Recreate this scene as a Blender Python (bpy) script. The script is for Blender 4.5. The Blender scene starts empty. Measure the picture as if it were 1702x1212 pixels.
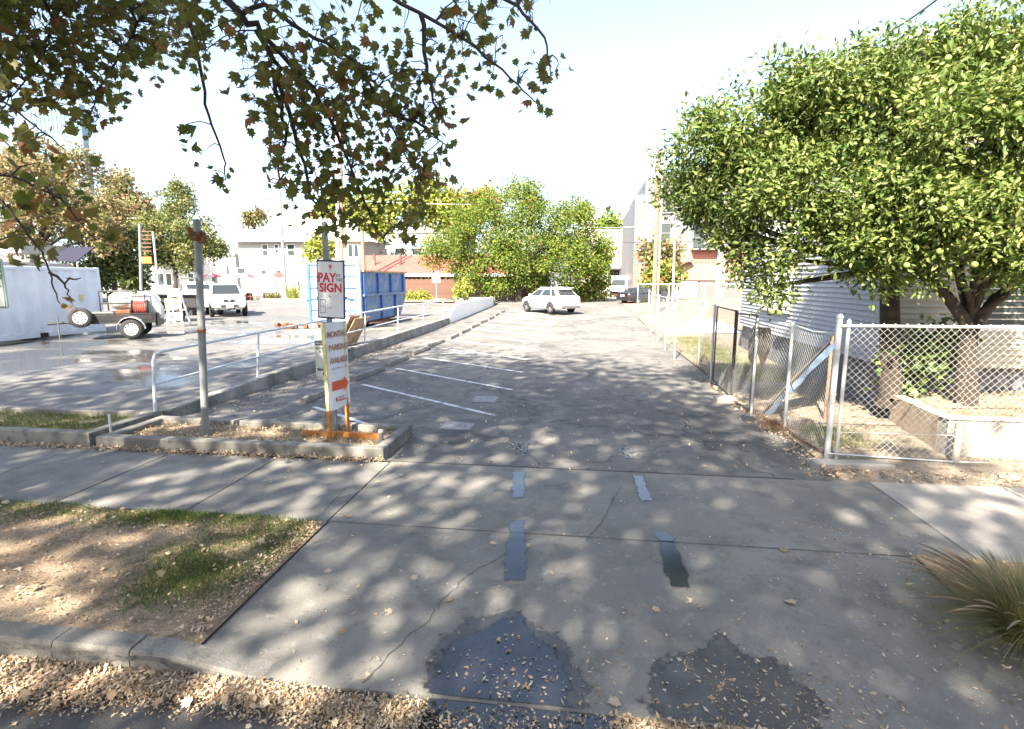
import bpy, math, random
import numpy as np
from mathutils import Vector, Matrix
R = math.radians
random.seed(7); rng = np.random.default_rng(11)
scn = bpy.context.scene
COL = scn.collection

# ------------------------------------------------------------------ camera
CAMP = Vector((0, 0, 2.5)); FPX = 900.0; PITCH = R(8.9); YAW = R(7.5)
cam = bpy.data.cameras.new('camera'); camo = bpy.data.objects.new('camera', cam); COL.objects.link(camo)
camo.location = CAMP; camo.rotation_euler = (R(90) - PITCH, 0, YAW)
cam.sensor_width = 36; cam.lens = FPX / 1702 * 36; cam.clip_start = 0.05; cam.clip_end = 3000
scn.camera = camo
# ------------------------------------------------------------------ light
SUN_AZ, SUN_EL = R(16), R(43)          # direction the light travels, from +Y towards +X; height of the sun
D = Vector((math.sin(SUN_AZ) * math.cos(SUN_EL), math.cos(SUN_AZ) * math.cos(SUN_EL), -math.sin(SUN_EL)))
wd = bpy.data.worlds.new('World'); scn.world = wd; wd.use_nodes = True
nt = wd.node_tree; bg = nt.nodes['Background']
sky = nt.nodes.new('ShaderNodeTexSky'); sky.sky_type = 'NISHITA'; sky.sun_disc = False
sky.sun_elevation = SUN_EL; sky.sun_rotation = math.pi + SUN_AZ
sky.air_density = 1.0; sky.dust_density = 2.2; sky.ozone_density = 1.0
hs_ = nt.nodes.new('ShaderNodeHueSaturation'); hs_.inputs['Saturation'].default_value = .85
nt.links.new(sky.outputs[0], hs_.inputs['Color']); nt.links.new(hs_.outputs[0], bg.inputs['Color']); bg.inputs['Strength'].default_value = 0.092
sl = bpy.data.lights.new('sun', 'SUN'); sl.energy = 5.0; sl.angle = R(0.7); sl.color = (1.0, 0.89, 0.74)
so = bpy.data.objects.new('sun', sl); COL.objects.link(so); so.rotation_euler = D.to_track_quat('-Z', 'Y').to_euler()
scn.view_settings.view_transform = 'Standard'; scn.view_settings.look = 'None'
scn.view_settings.exposure = 2.4; scn.view_settings.gamma = 1.0

# ------------------------------------------------------------------ helpers
_cy, _sy, _cp, _sp = math.cos(YAW), math.sin(YAW), math.cos(PITCH), math.sin(PITCH)
FW = Vector((-_sy * _cp, _cy * _cp, -_sp)); RT = Vector((_cy, _sy, 0)); UP = RT.cross(FW)
def ray(x, y): return FW * FPX + RT * (x - 851) - UP * (y - 606)
def gp(x, y, z=0.0):
    d = ray(x, y); return CAMP + d * ((z - CAMP.z) / d.z)
def at(x, y, Y):
    d = ray(x, y); return CAMP + d * (Y / d.y)
def atd(x, y, dist):
    d = ray(x, y).normalized(); return CAMP + d * dist
def proj(p):
    v = Vector(p) - CAMP; w = v.dot(FW)
    return (851 + FPX * v.dot(RT) / w, 606 - FPX * v.dot(UP) / w) if w > 0.1 else (1e6, 1e6)

class MB:
    def __init__(s): s.v = []; s.f = []; s.sm = []
    def add(s, vs, fs, smooth=False):
        o = len(s.v); s.v += [tuple(p) for p in vs]; s.f += [tuple(i + o for i in f) for f in fs]; s.sm += [smooth] * len(fs); return s
    def box(s, c, d, m=None, b=0.0):
        x, y, z = d[0] / 2, d[1] / 2, d[2] / 2; c = Vector(c)
        if b <= 0:
            vs = [Vector((i * x, j * y, k * z)) for k in (-1, 1) for j in (-1, 1) for i in (-1, 1)]
            fs = [(0, 2, 3, 1), (4, 5, 7, 6), (0, 1, 5, 4), (2, 6, 7, 3), (0, 4, 6, 2), (1, 3, 7, 5)]
        else:
            b = min(b, x * .9, y * .9, z * .9); vs = []; fs = []
            rings = [(x - b, y - b, -z), (x, y, -z + b), (x, y, z - b), (x - b, y - b, z)]
            for (a, e, h) in rings: vs += [Vector((-a, -e, h)), Vector((a, -e, h)), Vector((a, e, h)), Vector((-a, e, h))]
            fs = [(3, 2, 1, 0), (12, 13, 14, 15)]
            for r in range(3):
                for i in range(4):
                    j = (i + 1) % 4; fs.append((r * 4 + i, r * 4 + j, r * 4 + 4 + j, r * 4 + 4 + i))
        if m is not None: vs = [m @ p for p in vs]
        return s.add([p + c for p in vs], fs)
    def b2(s, x0, x1, y0, y1, z0, z1, b=0.0): return s.box(((x0 + x1) / 2, (y0 + y1) / 2, (z0 + z1) / 2), (x1 - x0, y1 - y0, z1 - z0), None, b)
    def tube(s, pts, r, n=8, cap=True, smooth=True):
        pts = [Vector(p) for p in pts]; k = len(pts)
        if not hasattr(r, '__len__'): r = [r] * k
        vs = []; fs = []; pu = None
        for i, p in enumerate(pts):
            d = (pts[min(i + 1, k - 1)] - pts[max(i - 1, 0)])
            d = d.normalized() if d.length > 1e-9 else Vector((0, 0, 1))
            if pu is None: pu = d.orthogonal().normalized()
            u = (pu - d * pu.dot(d)); u = u.normalized() if u.length > 1e-6 else d.orthogonal().normalized(); pu = u; w = d.cross(u)
            for j in range(n):
                a = 2 * math.pi * j / n; vs.append(p + (u * math.cos(a) + w * math.sin(a)) * r[i])
        for i in range(k - 1):
            for j in range(n):
                jj = (j + 1) % n; fs.append((i * n + j, i * n + jj, (i + 1) * n + jj, (i + 1) * n + j))
        s.add(vs, fs, smooth)
        if cap: s.add([vs[j] for j in range(n)], [tuple(range(n - 1, -1, -1))]); s.add([vs[(k - 1) * n + j] for j in range(n)], [tuple(range(n))])
        return s
    def bar(s, a, b, w, h):
        a, b = Vector(a), Vector(b); d = b - a; q = d.to_track_quat('X', 'Z').to_matrix()
        return s.box((a + b) / 2, (d.length, w, h), q)
    def prism(s, poly, z0, z1):
        n = len(poly); vs = [(x, y, z0) for x, y in poly] + [(x, y, z1) for x, y in poly]
        fs = [tuple(range(n - 1, -1, -1)), tuple(range(n, 2 * n))] + [(i, (i + 1) % n, n + (i + 1) % n, n + i) for i in range(n)]
        return s.add(vs, fs)
    def quad(s, a, b, c, d): return s.add([a, b, c, d], [(0, 1, 2, 3)])
    def lathe(s, prof, n=20, m=None, smooth=True):      # prof: (r, h) round z
        vs = []; fs = []; k = len(prof)
        for r, h in prof:
            for j in range(n):
                a = 2 * math.pi * j / n; vs.append(Vector((r * math.cos(a), r * math.sin(a), h)))
        for i in range(k - 1):
            for j in range(n): jj = (j + 1) % n; fs.append((i * n + j, i * n + jj, (i + 1) * n + jj, (i + 1) * n + j))
        if m is not None: vs = [m @ p for p in vs]
        return s.add(vs, fs, smooth)
    def loft(s, secs, smooth=True, cap=True):
        n = len(secs[0]); vs = [p for q in secs for p in q]; fs = []
        for i in range(len(secs) - 1):
            for j in range(n): jj = (j + 1) % n; fs.append((i * n + j, i * n + jj, (i + 1) * n + jj, (i + 1) * n + j))
        s.add(vs, fs, smooth)
        if cap: s.add(secs[0], [tuple(range(n - 1, -1, -1))]); s.add(secs[-1], [tuple(range(n))])
        return s
    def mesh(s, name, mat):
        me = bpy.data.meshes.new(name); me.from_pydata(s.v, [], s.f); me.polygons.foreach_set('use_smooth', s.sm)
        if mat: me.materials.append(mat)
        me.update(); return me
    def build(s, name, mat, parent=None, loc=None, rz=0.0):
        return place(name, s.mesh(name, mat), parent, loc, rz)

def place(name, me, parent=None, loc=None, rz=0.0):
    o = bpy.data.objects.new(name, me); COL.objects.link(o)
    if parent: o.parent = parent
    if loc is not None: o.location = loc
    o.rotation_euler.z = rz
    return o
def tag(o, label, cat, group=None):
    o['label'] = label; o['category'] = cat
    if group: o['group'] = group
    return o
def thing(name, label, cat, loc=(0, 0, 0), rz=0.0, group=None):
    o = bpy.data.objects.new(name, None); COL.objects.link(o); o.location = loc; o.rotation_euler.z = rz; o.empty_display_size = .2
    return tag(o, label, cat, group)
def struct(o): o['kind'] = 'structure'; return o
def stuff(o, label=None, cat=None):
    o['kind'] = 'stuff'
    if label: tag(o, label, cat)
    return o
def copytree(o, parent=None):
    c = o.copy(); COL.objects.link(c); c.parent = parent
    for ch in o.children: copytree(ch, c)
    return c
def text(body, size, mat, parent, loc, rot, align='CENTER', bold=0.0, sx=1.0, name='lettering'):
    cu = bpy.data.curves.new(name, 'FONT'); cu.body = body; cu.size = size; cu.align_x = align; cu.align_y = 'CENTER'
    cu.extrude = 0.0008; cu.offset = bold; cu.materials.append(mat); cu.resolution_u = 3
    tmp = bpy.data.objects.new(name, cu); me = bpy.data.meshes.new_from_object(tmp); bpy.data.objects.remove(tmp); me.name = name
    o = bpy.data.objects.new(name, me); COL.objects.link(o); o.parent = parent; o.location = loc; o.rotation_euler = rot; o.scale = (sx, 1, 1)
    return o

# ------------------------------------------------------------------ materials
def mat(name, col, rough=.7, metal=0.0, var=0.0, vscale=3.0, bump=0.0, bscale=40.0, col2=None, spec=.5, detail=6.0, coat=0.0, emis=None):
    m = bpy.data.materials.new(name); m.use_nodes = True; n = m.node_tree; p = n.nodes['Principled BSDF']
    p.inputs['Roughness'].default_value = rough; p.inputs['Metallic'].default_value = metal; p.inputs['Specular IOR Level'].default_value = spec
    p.inputs['Coat Weight'].default_value = coat; p.inputs['Coat Roughness'].default_value = .05
    p.inputs['Base Color'].default_value = (*col, 1)
    if var > 0 or col2:
        tc = n.nodes.new('ShaderNodeTexCoord'); nz = n.nodes.new('ShaderNodeTexNoise'); nz.inputs['Scale'].default_value = vscale; nz.inputs['Detail'].default_value = detail; nz.inputs['Roughness'].default_value = .65
        n.links.new(tc.outputs['Object'], nz.inputs['Vector'])
        cr = n.nodes.new('ShaderNodeValToRGB'); cr.color_ramp.elements[0].position = .33; cr.color_ramp.elements[1].position = .68
        c2 = col2 if col2 else tuple(min(1, c * (1 + var)) for c in col); c1 = col if col2 else tuple(c * (1 - var) for c in col)
        cr.color_ramp.elements[0].color = (*c1, 1); cr.color_ramp.elements[1].color = (*c2, 1)
        n.links.new(nz.outputs['Fac'], cr.inputs['Fac']); n.links.new(cr.outputs['Color'], p.inputs['Base Color'])
    if bump > 0:
        tc2 = n.nodes.new('ShaderNodeTexCoord'); nb = n.nodes.new('ShaderNodeTexNoise'); nb.inputs['Scale'].default_value = bscale; nb.inputs['Detail'].default_value = 5
        n.links.new(tc2.outputs['Object'], nb.inputs['Vector']); bp = n.nodes.new('ShaderNodeBump'); bp.inputs['Strength'].default_value = bump; bp.inputs['Distance'].default_value = .02
        n.links.new(nb.outputs['Fac'], bp.inputs['Height']); n.links.new(bp.outputs['Normal'], p.inputs['Normal'])
    return m
def leafmat(name, stops, trans=.35, rough=.5, spec=.35):
    m = bpy.data.materials.new(name); m.use_nodes = True; n = m.node_tree; p = n.nodes['Principled BSDF']; out = n.nodes['Material Output']
    at_ = n.nodes.new('ShaderNodeAttribute'); at_.attribute_name = 'tint'
    cr = n.nodes.new('ShaderNodeValToRGB'); el = cr.color_ramp.elements
    while len(el) < len(stops): el.new(.5)
    for e, (q, c) in zip(el, stops): e.position = q; e.color = (*c, 1)
    n.links.new(at_.outputs['Fac'], cr.inputs['Fac']); n.links.new(cr.outputs['Color'], p.inputs['Base Color'])
    p.inputs['Roughness'].default_value = rough; p.inputs['Specular IOR Level'].default_value = spec
    tr = n.nodes.new('ShaderNodeBsdfTranslucent'); mx = n.nodes.new('ShaderNodeMixShader'); mx.inputs[0].default_value = trans
    hs = n.nodes.new('ShaderNodeHueSaturation'); hs.inputs['Value'].default_value = 1.5; hs.inputs['Saturation'].default_value = 1.1
    n.links.new(cr.outputs['Color'], hs.inputs['Color']); n.links.new(hs.outputs['Color'], tr.inputs['Color'])
    n.links.new(p.outputs[0], mx.inputs[1]); n.links.new(tr.outputs[0], mx.inputs[2]); n.links.new(mx.outputs[0], out.inputs['Surface'])
    return m
def groundmat(name, layers, bump=.3, bscale=60, rough=.85, wet=None, fine=.25, finescale=120, spec=.4, cracks=0.0):
    """layers: list of (scale, detail, lo, hi, colour) mixed over each other; wet: (scale, lo, hi, dark, rough)"""
    m = bpy.data.materials.new(name); m.use_nodes = True; n = m.node_tree; p = n.nodes['Principled BSDF']; L = n.links
    tc = n.nodes.new('ShaderNodeTexCoord'); cur = None
    for i, (sc, de, lo, hi, c) in enumerate(layers):
        if cur is None:
            rgb = n.nodes.new('ShaderNodeRGB'); rgb.outputs[0].default_value = (*c, 1); cur = rgb.outputs[0]; continue
        mp = n.nodes.new('ShaderNodeMapping'); mp.inputs['Location'].default_value = (i * 7.3, i * 3.1, 0)
        L.new(tc.outputs['Object'], mp.inputs['Vector'])
        nz = n.nodes.new('ShaderNodeTexNoise'); nz.inputs['Scale'].default_value = sc; nz.inputs['Detail'].default_value = de; nz.inputs['Roughness'].default_value = .62
        L.new(mp.outputs[0], nz.inputs['Vector']); mr = n.nodes.new('ShaderNodeMapRange'); mr.inputs['From Min'].default_value = lo; mr.inputs['From Max'].default_value = hi
        L.new(nz.outputs['Fac'], mr.inputs['Value']); mx = n.nodes.new('ShaderNodeMixRGB'); mx.inputs['Color2'].default_value = (*c, 1)
        L.new(mr.outputs[0], mx.inputs['Fac']); L.new(cur, mx.inputs['Color1']); cur = mx.outputs[0]
    fn = n.nodes.new('ShaderNodeTexNoise'); fn.inputs['Scale'].default_value = finescale; fn.inputs['Detail'].default_value = 3
    L.new(tc.outputs['Object'], fn.inputs['Vector']); mr = n.nodes.new('ShaderNodeMapRange'); mr.inputs['From Min'].default_value = .3; mr.inputs['From Max'].default_value = .7
    mr.inputs['To Min'].default_value = 1 - fine; mr.inputs['To Max'].default_value = 1 + fine; L.new(fn.outputs['Fac'], mr.inputs['Value'])
    mm = n.nodes.new('ShaderNodeMixRGB'); mm.blend_type = 'MULTIPLY'; mm.inputs['Fac'].default_value = 1; L.new(cur, mm.inputs['Color1']); L.new(mr.outputs[0], mm.inputs['Color2']); cur = mm.outputs[0]
    if cracks > 0:
        vo = n.nodes.new('ShaderNodeTexVoronoi'); vo.feature = 'DISTANCE_TO_EDGE'; vo.inputs['Scale'].default_value = cracks
        wn = n.nodes.new('ShaderNodeTexNoise'); wn.inputs['Scale'].default_value = 2.5; wn.inputs['Detail'].default_value = 5; L.new(tc.outputs['Object'], wn.inputs['Vector'])
        va = n.nodes.new('ShaderNodeVectorMath'); va.operation = 'MULTIPLY_ADD'; va.inputs[1].default_value = (.5, .5, .5); L.new(wn.outputs['Color'], va.inputs[0]); L.new(tc.outputs['Object'], va.inputs[2]); L.new(va.outputs[0], vo.inputs['Vector'])
        cm = n.nodes.new('ShaderNodeMapRange'); cm.inputs['From Min'].default_value = .004; cm.inputs['From Max'].default_value = .014; cm.inputs['To Min'].default_value = .62; cm.inputs['To Max'].default_value = 1
        L.new(vo.outputs['Distance'], cm.inputs['Value']); m3 = n.nodes.new('ShaderNodeMixRGB'); m3.blend_type = 'MULTIPLY'; m3.inputs['Fac'].default_value = 1
        L.new(cur, m3.inputs['Color1']); L.new(cm.outputs[0], m3.inputs['Color2']); cur = m3.outputs[0]
    p.inputs['Roughness'].default_value = rough; p.inputs['Specular IOR Level'].default_value = spec
    bstr = None
    if wet:
        sc, lo, hi, dark, wr = wet
        wz = n.nodes.new('ShaderNodeTexNoise'); wz.inputs['Scale'].default_value = sc; wz.inputs['Detail'].default_value = 5; wz.inputs['Roughness'].default_value = .55
        mp = n.nodes.new('ShaderNodeMapping'); mp.inputs['Scale'].default_value = (.6, 1, 1); mp.inputs['Location'].default_value = (2.2, 5.7, 0); L.new(tc.outputs['Object'], mp.inputs['Vector']); L.new(mp.outputs[0], wz.inputs['Vector'])
        wm = n.nodes.new('ShaderNodeMapRange'); wm.inputs['From Min'].default_value = lo; wm.inputs['From Max'].default_value = hi; L.new(wz.outputs['Fac'], wm.inputs['Value'])
        mask = n.nodes.new('ShaderNodeAttribute'); mask.attribute_name = 'wet'
        mu = n.nodes.new('ShaderNodeMath'); mu.operation = 'MULTIPLY'; L.new(wm.outputs[0], mu.inputs[0]); L.new(mask.outputs['Fac'], mu.inputs[1])
        m2 = n.nodes.new('ShaderNodeMixRGB'); m2.inputs['Color2'].default_value = (*dark, 1); L.new(mu.outputs[0], m2.inputs['Fac']); L.new(cur, m2.inputs['Color1']); cur = m2.outputs[0]
        rr = n.nodes.new('ShaderNodeMapRange'); rr.inputs['To Min'].default_value = rough; rr.inputs['To Max'].default_value = wr; L.new(mu.outputs[0], rr.inputs['Value']); L.new(rr.outputs[0], p.inputs['Roughness'])
        bs = n.nodes.new('ShaderNodeMapRange'); bs.inputs['To Min'].default_value = bump; bs.inputs['To Max'].default_value = bump * .04; L.new(mu.outputs[0], bs.inputs['Value']); bstr = bs.outputs[0]
    L.new(cur, p.inputs['Base Color'])
    nb = n.nodes.new('ShaderNodeTexNoise'); nb.inputs['Scale'].default_value = bscale; nb.inputs['Detail'].default_value = 6; L.new(tc.outputs['Object'], nb.inputs['Vector'])
    bp = n.nodes.new('ShaderNodeBump'); bp.inputs['Strength'].default_value = bump; bp.inputs['Distance'].default_value = .015; L.new(nb.outputs['Fac'], bp.inputs['Height'])
    if bstr: L.new(bstr, bp.inputs['Strength'])
    L.new(bp.outputs['Normal'], p.inputs['Normal'])
    return m
M = {}
M['conc'] = groundmat('concrete', [(0, 0, 0, 0, (.205, .195, .172)), (.7, 6, .38, .62, (.155, .15, .136)), (2.6, 7, .5, .66, (.125, .122, .112)), (9, 5, .58, .74, (.25, .24, .21)), (22, 4, .62, .72, (.09, .088, .082))], bump=.3, bscale=90, rough=.8, fine=.2, finescale=160)
M['conc2'] = groundmat('pale_concrete', [(0, 0, 0, 0, (.30, .28, .25)), (1.2, 5, .4, .7, (.24, .225, .205)), (5, 6, .55, .75, (.18, .17, .155))], bump=.25, bscale=80, rough=.85, fine=.14)
M['kerb'] = groundmat('kerb_concrete', [(0, 0, 0, 0, (.21, .20, .18)), (2.0, 5, .4, .62, (.13, .126, .115)), (6, 5, .55, .7, (.08, .08, .075))], bump=.4, bscale=60, rough=.85)
M['kerbscuff'] = groundmat('kerb_scuff', [(0, 0, 0, 0, (.07, .07, .068)), (7, 6, .42, .58, (.15, .145, .13))], bump=.4, bscale=50, rough=.8)
M['wall'] = groundmat('wall_concrete', [(0, 0, 0, 0, (.26, .25, .225)), (1.6, 6, .42, .64, (.14, .135, .125)), (.7, 4, .55, .68, (.36, .35, .33)), (7, 5, .58, .75, (.09, .085, .08))], bump=.5, bscale=30, rough=.9)
M['asph'] = groundmat('old_asphalt', [(0, 0, 0, 0, (.15, .145, .135)), (.35, 6, .42, .6, (.10, .098, .095)), (1.6, 7, .5, .66, (.185, .178, .162)), (4.5, 6, .56, .68, (.082, .082, .08)), (.9, 4, .62, .68, (.065, .064, .062))], bump=.6, bscale=130, rough=.85, fine=.32, finescale=220, cracks=.42)
M['asphL'] = groundmat('wet_asphalt', [(0, 0, 0, 0, (.14, .138, .132)), (.3, 5, .4, .65, (.10, .098, .095)), (2, 6, .5, .75, (.165, .16, .15))], bump=.5, bscale=120, rough=.8, fine=.3, finescale=200, wet=(.33, .44, .56, (.045, .045, .045), .03), cracks=.3)
M['road'] = groundmat('road_asphalt', [(0, 0, 0, 0, (.085, .083, .082)), (.8, 5, .4, .65, (.06, .06, .06)), (6, 5, .55, .75, (.12, .115, .11))], bump=.7, bscale=150, rough=.8, fine=.4, finescale=260)
M['soil'] = groundmat('dry_soil', [(0, 0, 0, 0, (.20, .145, .095)), (1.2, 6, .4, .62, (.28, .215, .145)), (7, 6, .5, .66, (.13, .095, .065)), (26, 4, .58, .7, (.36, .29, .2))], bump=1.0, bscale=45, rough=.95, fine=.4, finescale=90)
M['dirt'] = groundmat('yard_dirt', [(0, 0, 0, 0, (.17, .14, .105)), (1.0, 6, .4, .62, (.23, .195, .15)), (8, 6, .5, .66, (.10, .08, .055)), (30, 4, .55, .7, (.30, .265, .22))], bump=.9, bscale=40, rough=.95, fine=.35, finescale=80)
M['ground'] = groundmat('far_ground', [(0, 0, 0, 0, (.26, .25, .235)), (.15, 5, .4, .65, (.2, .19, .175))], bump=.2, rough=.9)
M['paint'] = groundmat('line_paint', [(0, 0, 0, 0, (.56, .57, .58)), (6, 6, .5, .62, (.24, .24, .235))], bump=.2, bscale=100, rough=.7, fine=.12)
M['paint2'] = groundmat('worn_line_paint', [(0, 0, 0, 0, (.60, .59, .57)), (4, 6, .5, .64, (.30, .29, .28))], bump=.2, bscale=100, rough=.75, fine=.2)
M['patch'] = groundmat('asphalt_patch', [(0, 0, 0, 0, (.26, .26, .26)), (5, 6, .45, .6, (.17, .17, .17))], bump=.5, bscale=110, rough=.7, fine=.3, finescale=200)
M['patchd'] = groundmat('dark_asphalt_patch', [(0, 0, 0, 0, (.07, .07, .068)), (5, 6, .45, .6, (.11, .11, .105))], bump=.5, bscale=110, rough=.8, fine=.3, finescale=200)
M['wetc'] = mat('wet_concrete', (.045, .046, .05), rough=.22, var=.35, vscale=5, bump=.06, bscale=70, spec=1.0)
M['water'] = mat('puddle_water', (.028, .028, .03), rough=.02, spec=1.0)
M['damp'] = groundmat('damp_concrete', [(0, 0, 0, 0, (.068, .067, .063)), (5, 6, .42, .65, (.105, .102, .094))], bump=.2, bscale=90, rough=.42, fine=.2)
def soften(m):
    n = m.node_tree; L = n.links; out = n.nodes['Material Output']; p = n.nodes['Principled BSDF']; a = n.nodes.new('ShaderNodeAttribute'); a.attribute_name = 'soft'
    tc = n.nodes.new('ShaderNodeTexCoord'); nz = n.nodes.new('ShaderNodeTexNoise'); nz.inputs['Scale'].default_value = 28; nz.inputs['Detail'].default_value = 5; L.new(tc.outputs['Object'], nz.inputs['Vector'])
    mu = n.nodes.new('ShaderNodeMath'); mu.operation = 'MULTIPLY_ADD'; mu.inputs[1].default_value = -.9; L.new(nz.outputs['Fac'], mu.inputs[0]); L.new(a.outputs['Fac'], mu.inputs[2])
    mr = n.nodes.new('ShaderNodeMapRange'); mr.inputs['From Min'].default_value = -.12; mr.inputs['From Max'].default_value = .3; L.new(mu.outputs[0], mr.inputs['Value'])
    tr = n.nodes.new('ShaderNodeBsdfTransparent'); mx = n.nodes.new('ShaderNodeMixShader'); L.new(mr.outputs[0], mx.inputs[0]); L.new(tr.outputs[0], mx.inputs[1]); L.new(p.outputs[0], mx.inputs[2]); L.new(mx.outputs[0], out.inputs['Surface']); return m
soften(M['damp']); M['wetsoft'] = soften(mat('wet_concrete_film', (.028, .031, .038), rough=.16, var=.3, vscale=5, bump=.06, bscale=70, spec=1.0))
M['crack'] = mat('crack_shadow_dirt', (.05, .047, .042), rough=.95)
M['joint'] = mat('joint_dirt', (.062, .058, .052), rough=.95, var=.4, vscale=6)
M['white'] = mat('white_paint', (.78, .78, .77), rough=.5, var=.06, vscale=3)
M['cwhite'] = mat('container_white', (.66, .70, .74), rough=.55, var=.10, vscale=1.2, bump=.05, bscale=8)
M['galv'] = mat('galvanised_steel', (.55, .56, .56), rough=.42, metal=.55, var=.15, vscale=8)
M['wire'] = mat('galvanised_wire', (.46, .46, .43), rough=.5, metal=.2)
M['wirem'] = mat('dull_wire', (.36, .36, .34), rough=.55, metal=.2)
M['wirefar'] = mat('weathered_wire', (.20, .20, .19), rough=.6, metal=.2)
M['rail'] = mat('rail_pale_paint', (.56, .60, .63), rough=.5, var=.12, vscale=5)
M['post'] = mat('steel_post_grey', (.22, .24, .24), rough=.6, metal=.2, var=.25, vscale=4, bump=.15, bscale=30)
M['rust'] = mat('rust', (.16, .065, .03), rough=.9, var=.4, vscale=14, bump=.5, bscale=40)
M['black'] = mat('black_paint', (.015, .015, .016), rough=.5)
M['gateblk'] = mat('worn_black_paint', (.045, .045, .047), rough=.6, var=.3, vscale=10)
M['rubber'] = mat('tyre_rubber', (.018, .018, .019), rough=.8, bump=.1)
M['dark'] = mat('dark_interior', (.02, .02, .022), rough=.8)
M['glass'] = mat('car_glass', (.025, .03, .033), rough=.05, spec=.8)
M['wglass'] = mat('window_glass', (.04, .055, .055), rough=.12, spec=.35)
M['chrome'] = mat('alloy', (.62, .63, .64), rough=.3, metal=.85)
M['carw'] = mat('white_car_paint', (.80, .80, .79), rough=.3, coat=.6)
M['carb'] = mat('black_car_paint', (.012, .013, .018), rough=.25, coat=1.0)
M['cargrey'] = mat('grey_plastic', (.10, .10, .10), rough=.6)
M['red'] = mat('tail_lamp_red', (.45, .02, .02), rough=.2, coat=.6)
M['lamp'] = mat('lamp_glass', (.7, .72, .74), rough=.12, coat=.5)
M['amber'] = mat('amber_lens', (.7, .25, .03), rough=.25)
M['blue'] = groundmat('dumpster_blue', [(0, 0, 0, 0, (.075, .16, .33)), (1.2, 6, .45, .65, (.12, .20, .35)), (3, 7, .48, .62, (.22, .25, .28)), (9, 5, .6, .72, (.10, .07, .05))], bump=.2, bscale=20, rough=.6, fine=.1)
M['bluerib'] = mat('dumpster_rib_blue', (.035, .11, .33), rough=.5, var=.25, vscale=6)
M['bluew'] = groundmat('dumpster_faded_blue', [(0, 0, 0, 0, (.50, .64, .74)), (1.5, 6, .45, .65, (.6, .7, .76)), (6, 5, .6, .72, (.36, .5, .64))], bump=.15, bscale=20, rough=.6, fine=.08)  # near end of the blue dumpster, strong sun painted into the colour
M['green'] = mat('dumpster_green', (.012, .06, .04), rough=.5, var=.3, vscale=4)
M['ply'] = mat('weathered_plywood', (.42, .27, .15), rough=.85, var=.25, vscale=5, bump=.2)
M['yellow'] = mat('pale_yellow_wood', (.60, .52, .22), rough=.75, var=.15, vscale=12)
M['orange'] = mat('orange_painted_wood', (.40, .16, .035), rough=.7, var=.2, vscale=12)
M['banner'] = mat('banner_white', (.70, .71, .73), rough=.55, var=.05, vscale=4)
M['navy'] = mat('navy_frame', (.012, .025, .12), rough=.4)
M['redprint'] = mat('red_print', (.55, .02, .03), rough=.5)
M['orprint'] = mat('orange_print', (.62, .10, .035), rough=.5)
M['brprint'] = mat('brown_print', (.36, .17, .10), rough=.5)
M['dkprint'] = mat('dark_print', (.02, .022, .03), rough=.5)
M['grprint'] = mat('grey_print', (.42, .43, .46), rough=.5)
M['greenpr'] = mat('green_print', (.02, .13, .06), rough=.5)
M['signgrey'] = mat('aged_sign_white', (.50, .55, .53), rough=.6, var=.12, vscale=8)
M['bark'] = mat('tree_bark', (.04, .03, .024), rough=.9, var=.4, vscale=9, bump=.8, bscale=25)
M['barkl'] = mat('pale_bark', (.22, .175, .13), rough=.9, var=.4, vscale=6, bump=.5, bscale=20)
M['twig'] = mat('twig_bark', (.05, .035, .03), rough=.9)
M['wood'] = mat('utility_pole_wood', (.25, .15, .10), rough=.9, var=.3, vscale=6, bump=.4)
M['fencew'] = mat('cedar_board', (.105, .055, .038), rough=.85, var=.35, vscale=2.5, bump=.3)
M['siding'] = mat('siding_paint', (.31, .32, .345), rough=.6, var=.06, vscale=2)
M['sidingb'] = mat('beige_siding', (.46, .42, .34), rough=.65, var=.08, vscale=2)
M['found'] = mat('foundation_grey', (.13, .13, .14), rough=.9, var=.25, vscale=3, bump=.3)
M['tan'] = groundmat('tan_block_wall', [(0, 0, 0, 0, (.42, .34, .25)), (3, 6, .45, .65, (.33, .26, .19)), (14, 4, .6, .7, (.22, .16, .11))], bump=.5, bscale=40, rough=.9)
M['stucco'] = mat('white_stucco', (.38, .375, .365), rough=.85, var=.05, vscale=1.5)
M['cream'] = mat('cream_stucco', (.30, .27, .225), rough=.85, var=.05, vscale=1.5)
M['roofl'] = mat('pale_roof', (.5, .49, .48), rough=.8, var=.08, vscale=2)
M['roofg'] = mat('grey_shingles', (.16, .15, .145), rough=.9, var=.3, vscale=8, bump=.4, bscale=25)
M['roofr'] = mat('red_roof', (.26, .075, .06), rough=.85, var=.2, vscale=3)
M['metalp'] = mat('grey_metal_siding', (.135, .135, .145), rough=.5, metal=.1, var=.06, vscale=1)
M['tarp'] = mat('blue_tarp', (.10, .20, .38), rough=.5, var=.5, vscale=6)
M['tarpb'] = mat('brown_tarp', (.20, .14, .09), rough=.8, var=.25, vscale=6)
M['umb'] = mat('red_canvas', (.52, .06, .06), rough=.8)
M['orangesign'] = mat('orange_board', (.75, .12, .03), rough=.6)
M['bluewall'] = mat('blue_panel', (.16, .30, .45), rough=.4)
M['tower'] = mat('tower_glass', (.13, .21, .27), rough=.15, spec=.8)
M['towerw'] = mat('tower_mullion', (.17, .24, .29), rough=.5)
M['navyroof'] = mat('navy_canvas', (.006, .006, .022), rough=.8)
M['fruit'] = mat('citrus_fruit', (.20, .27, .06), rough=.45, var=.2, vscale=10, bump=.1, bscale=200)
M['plume'] = mat('grass_plume', (.12, .07, .055), rough=.95, col2=(.24, .19, .11), vscale=5)
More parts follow.
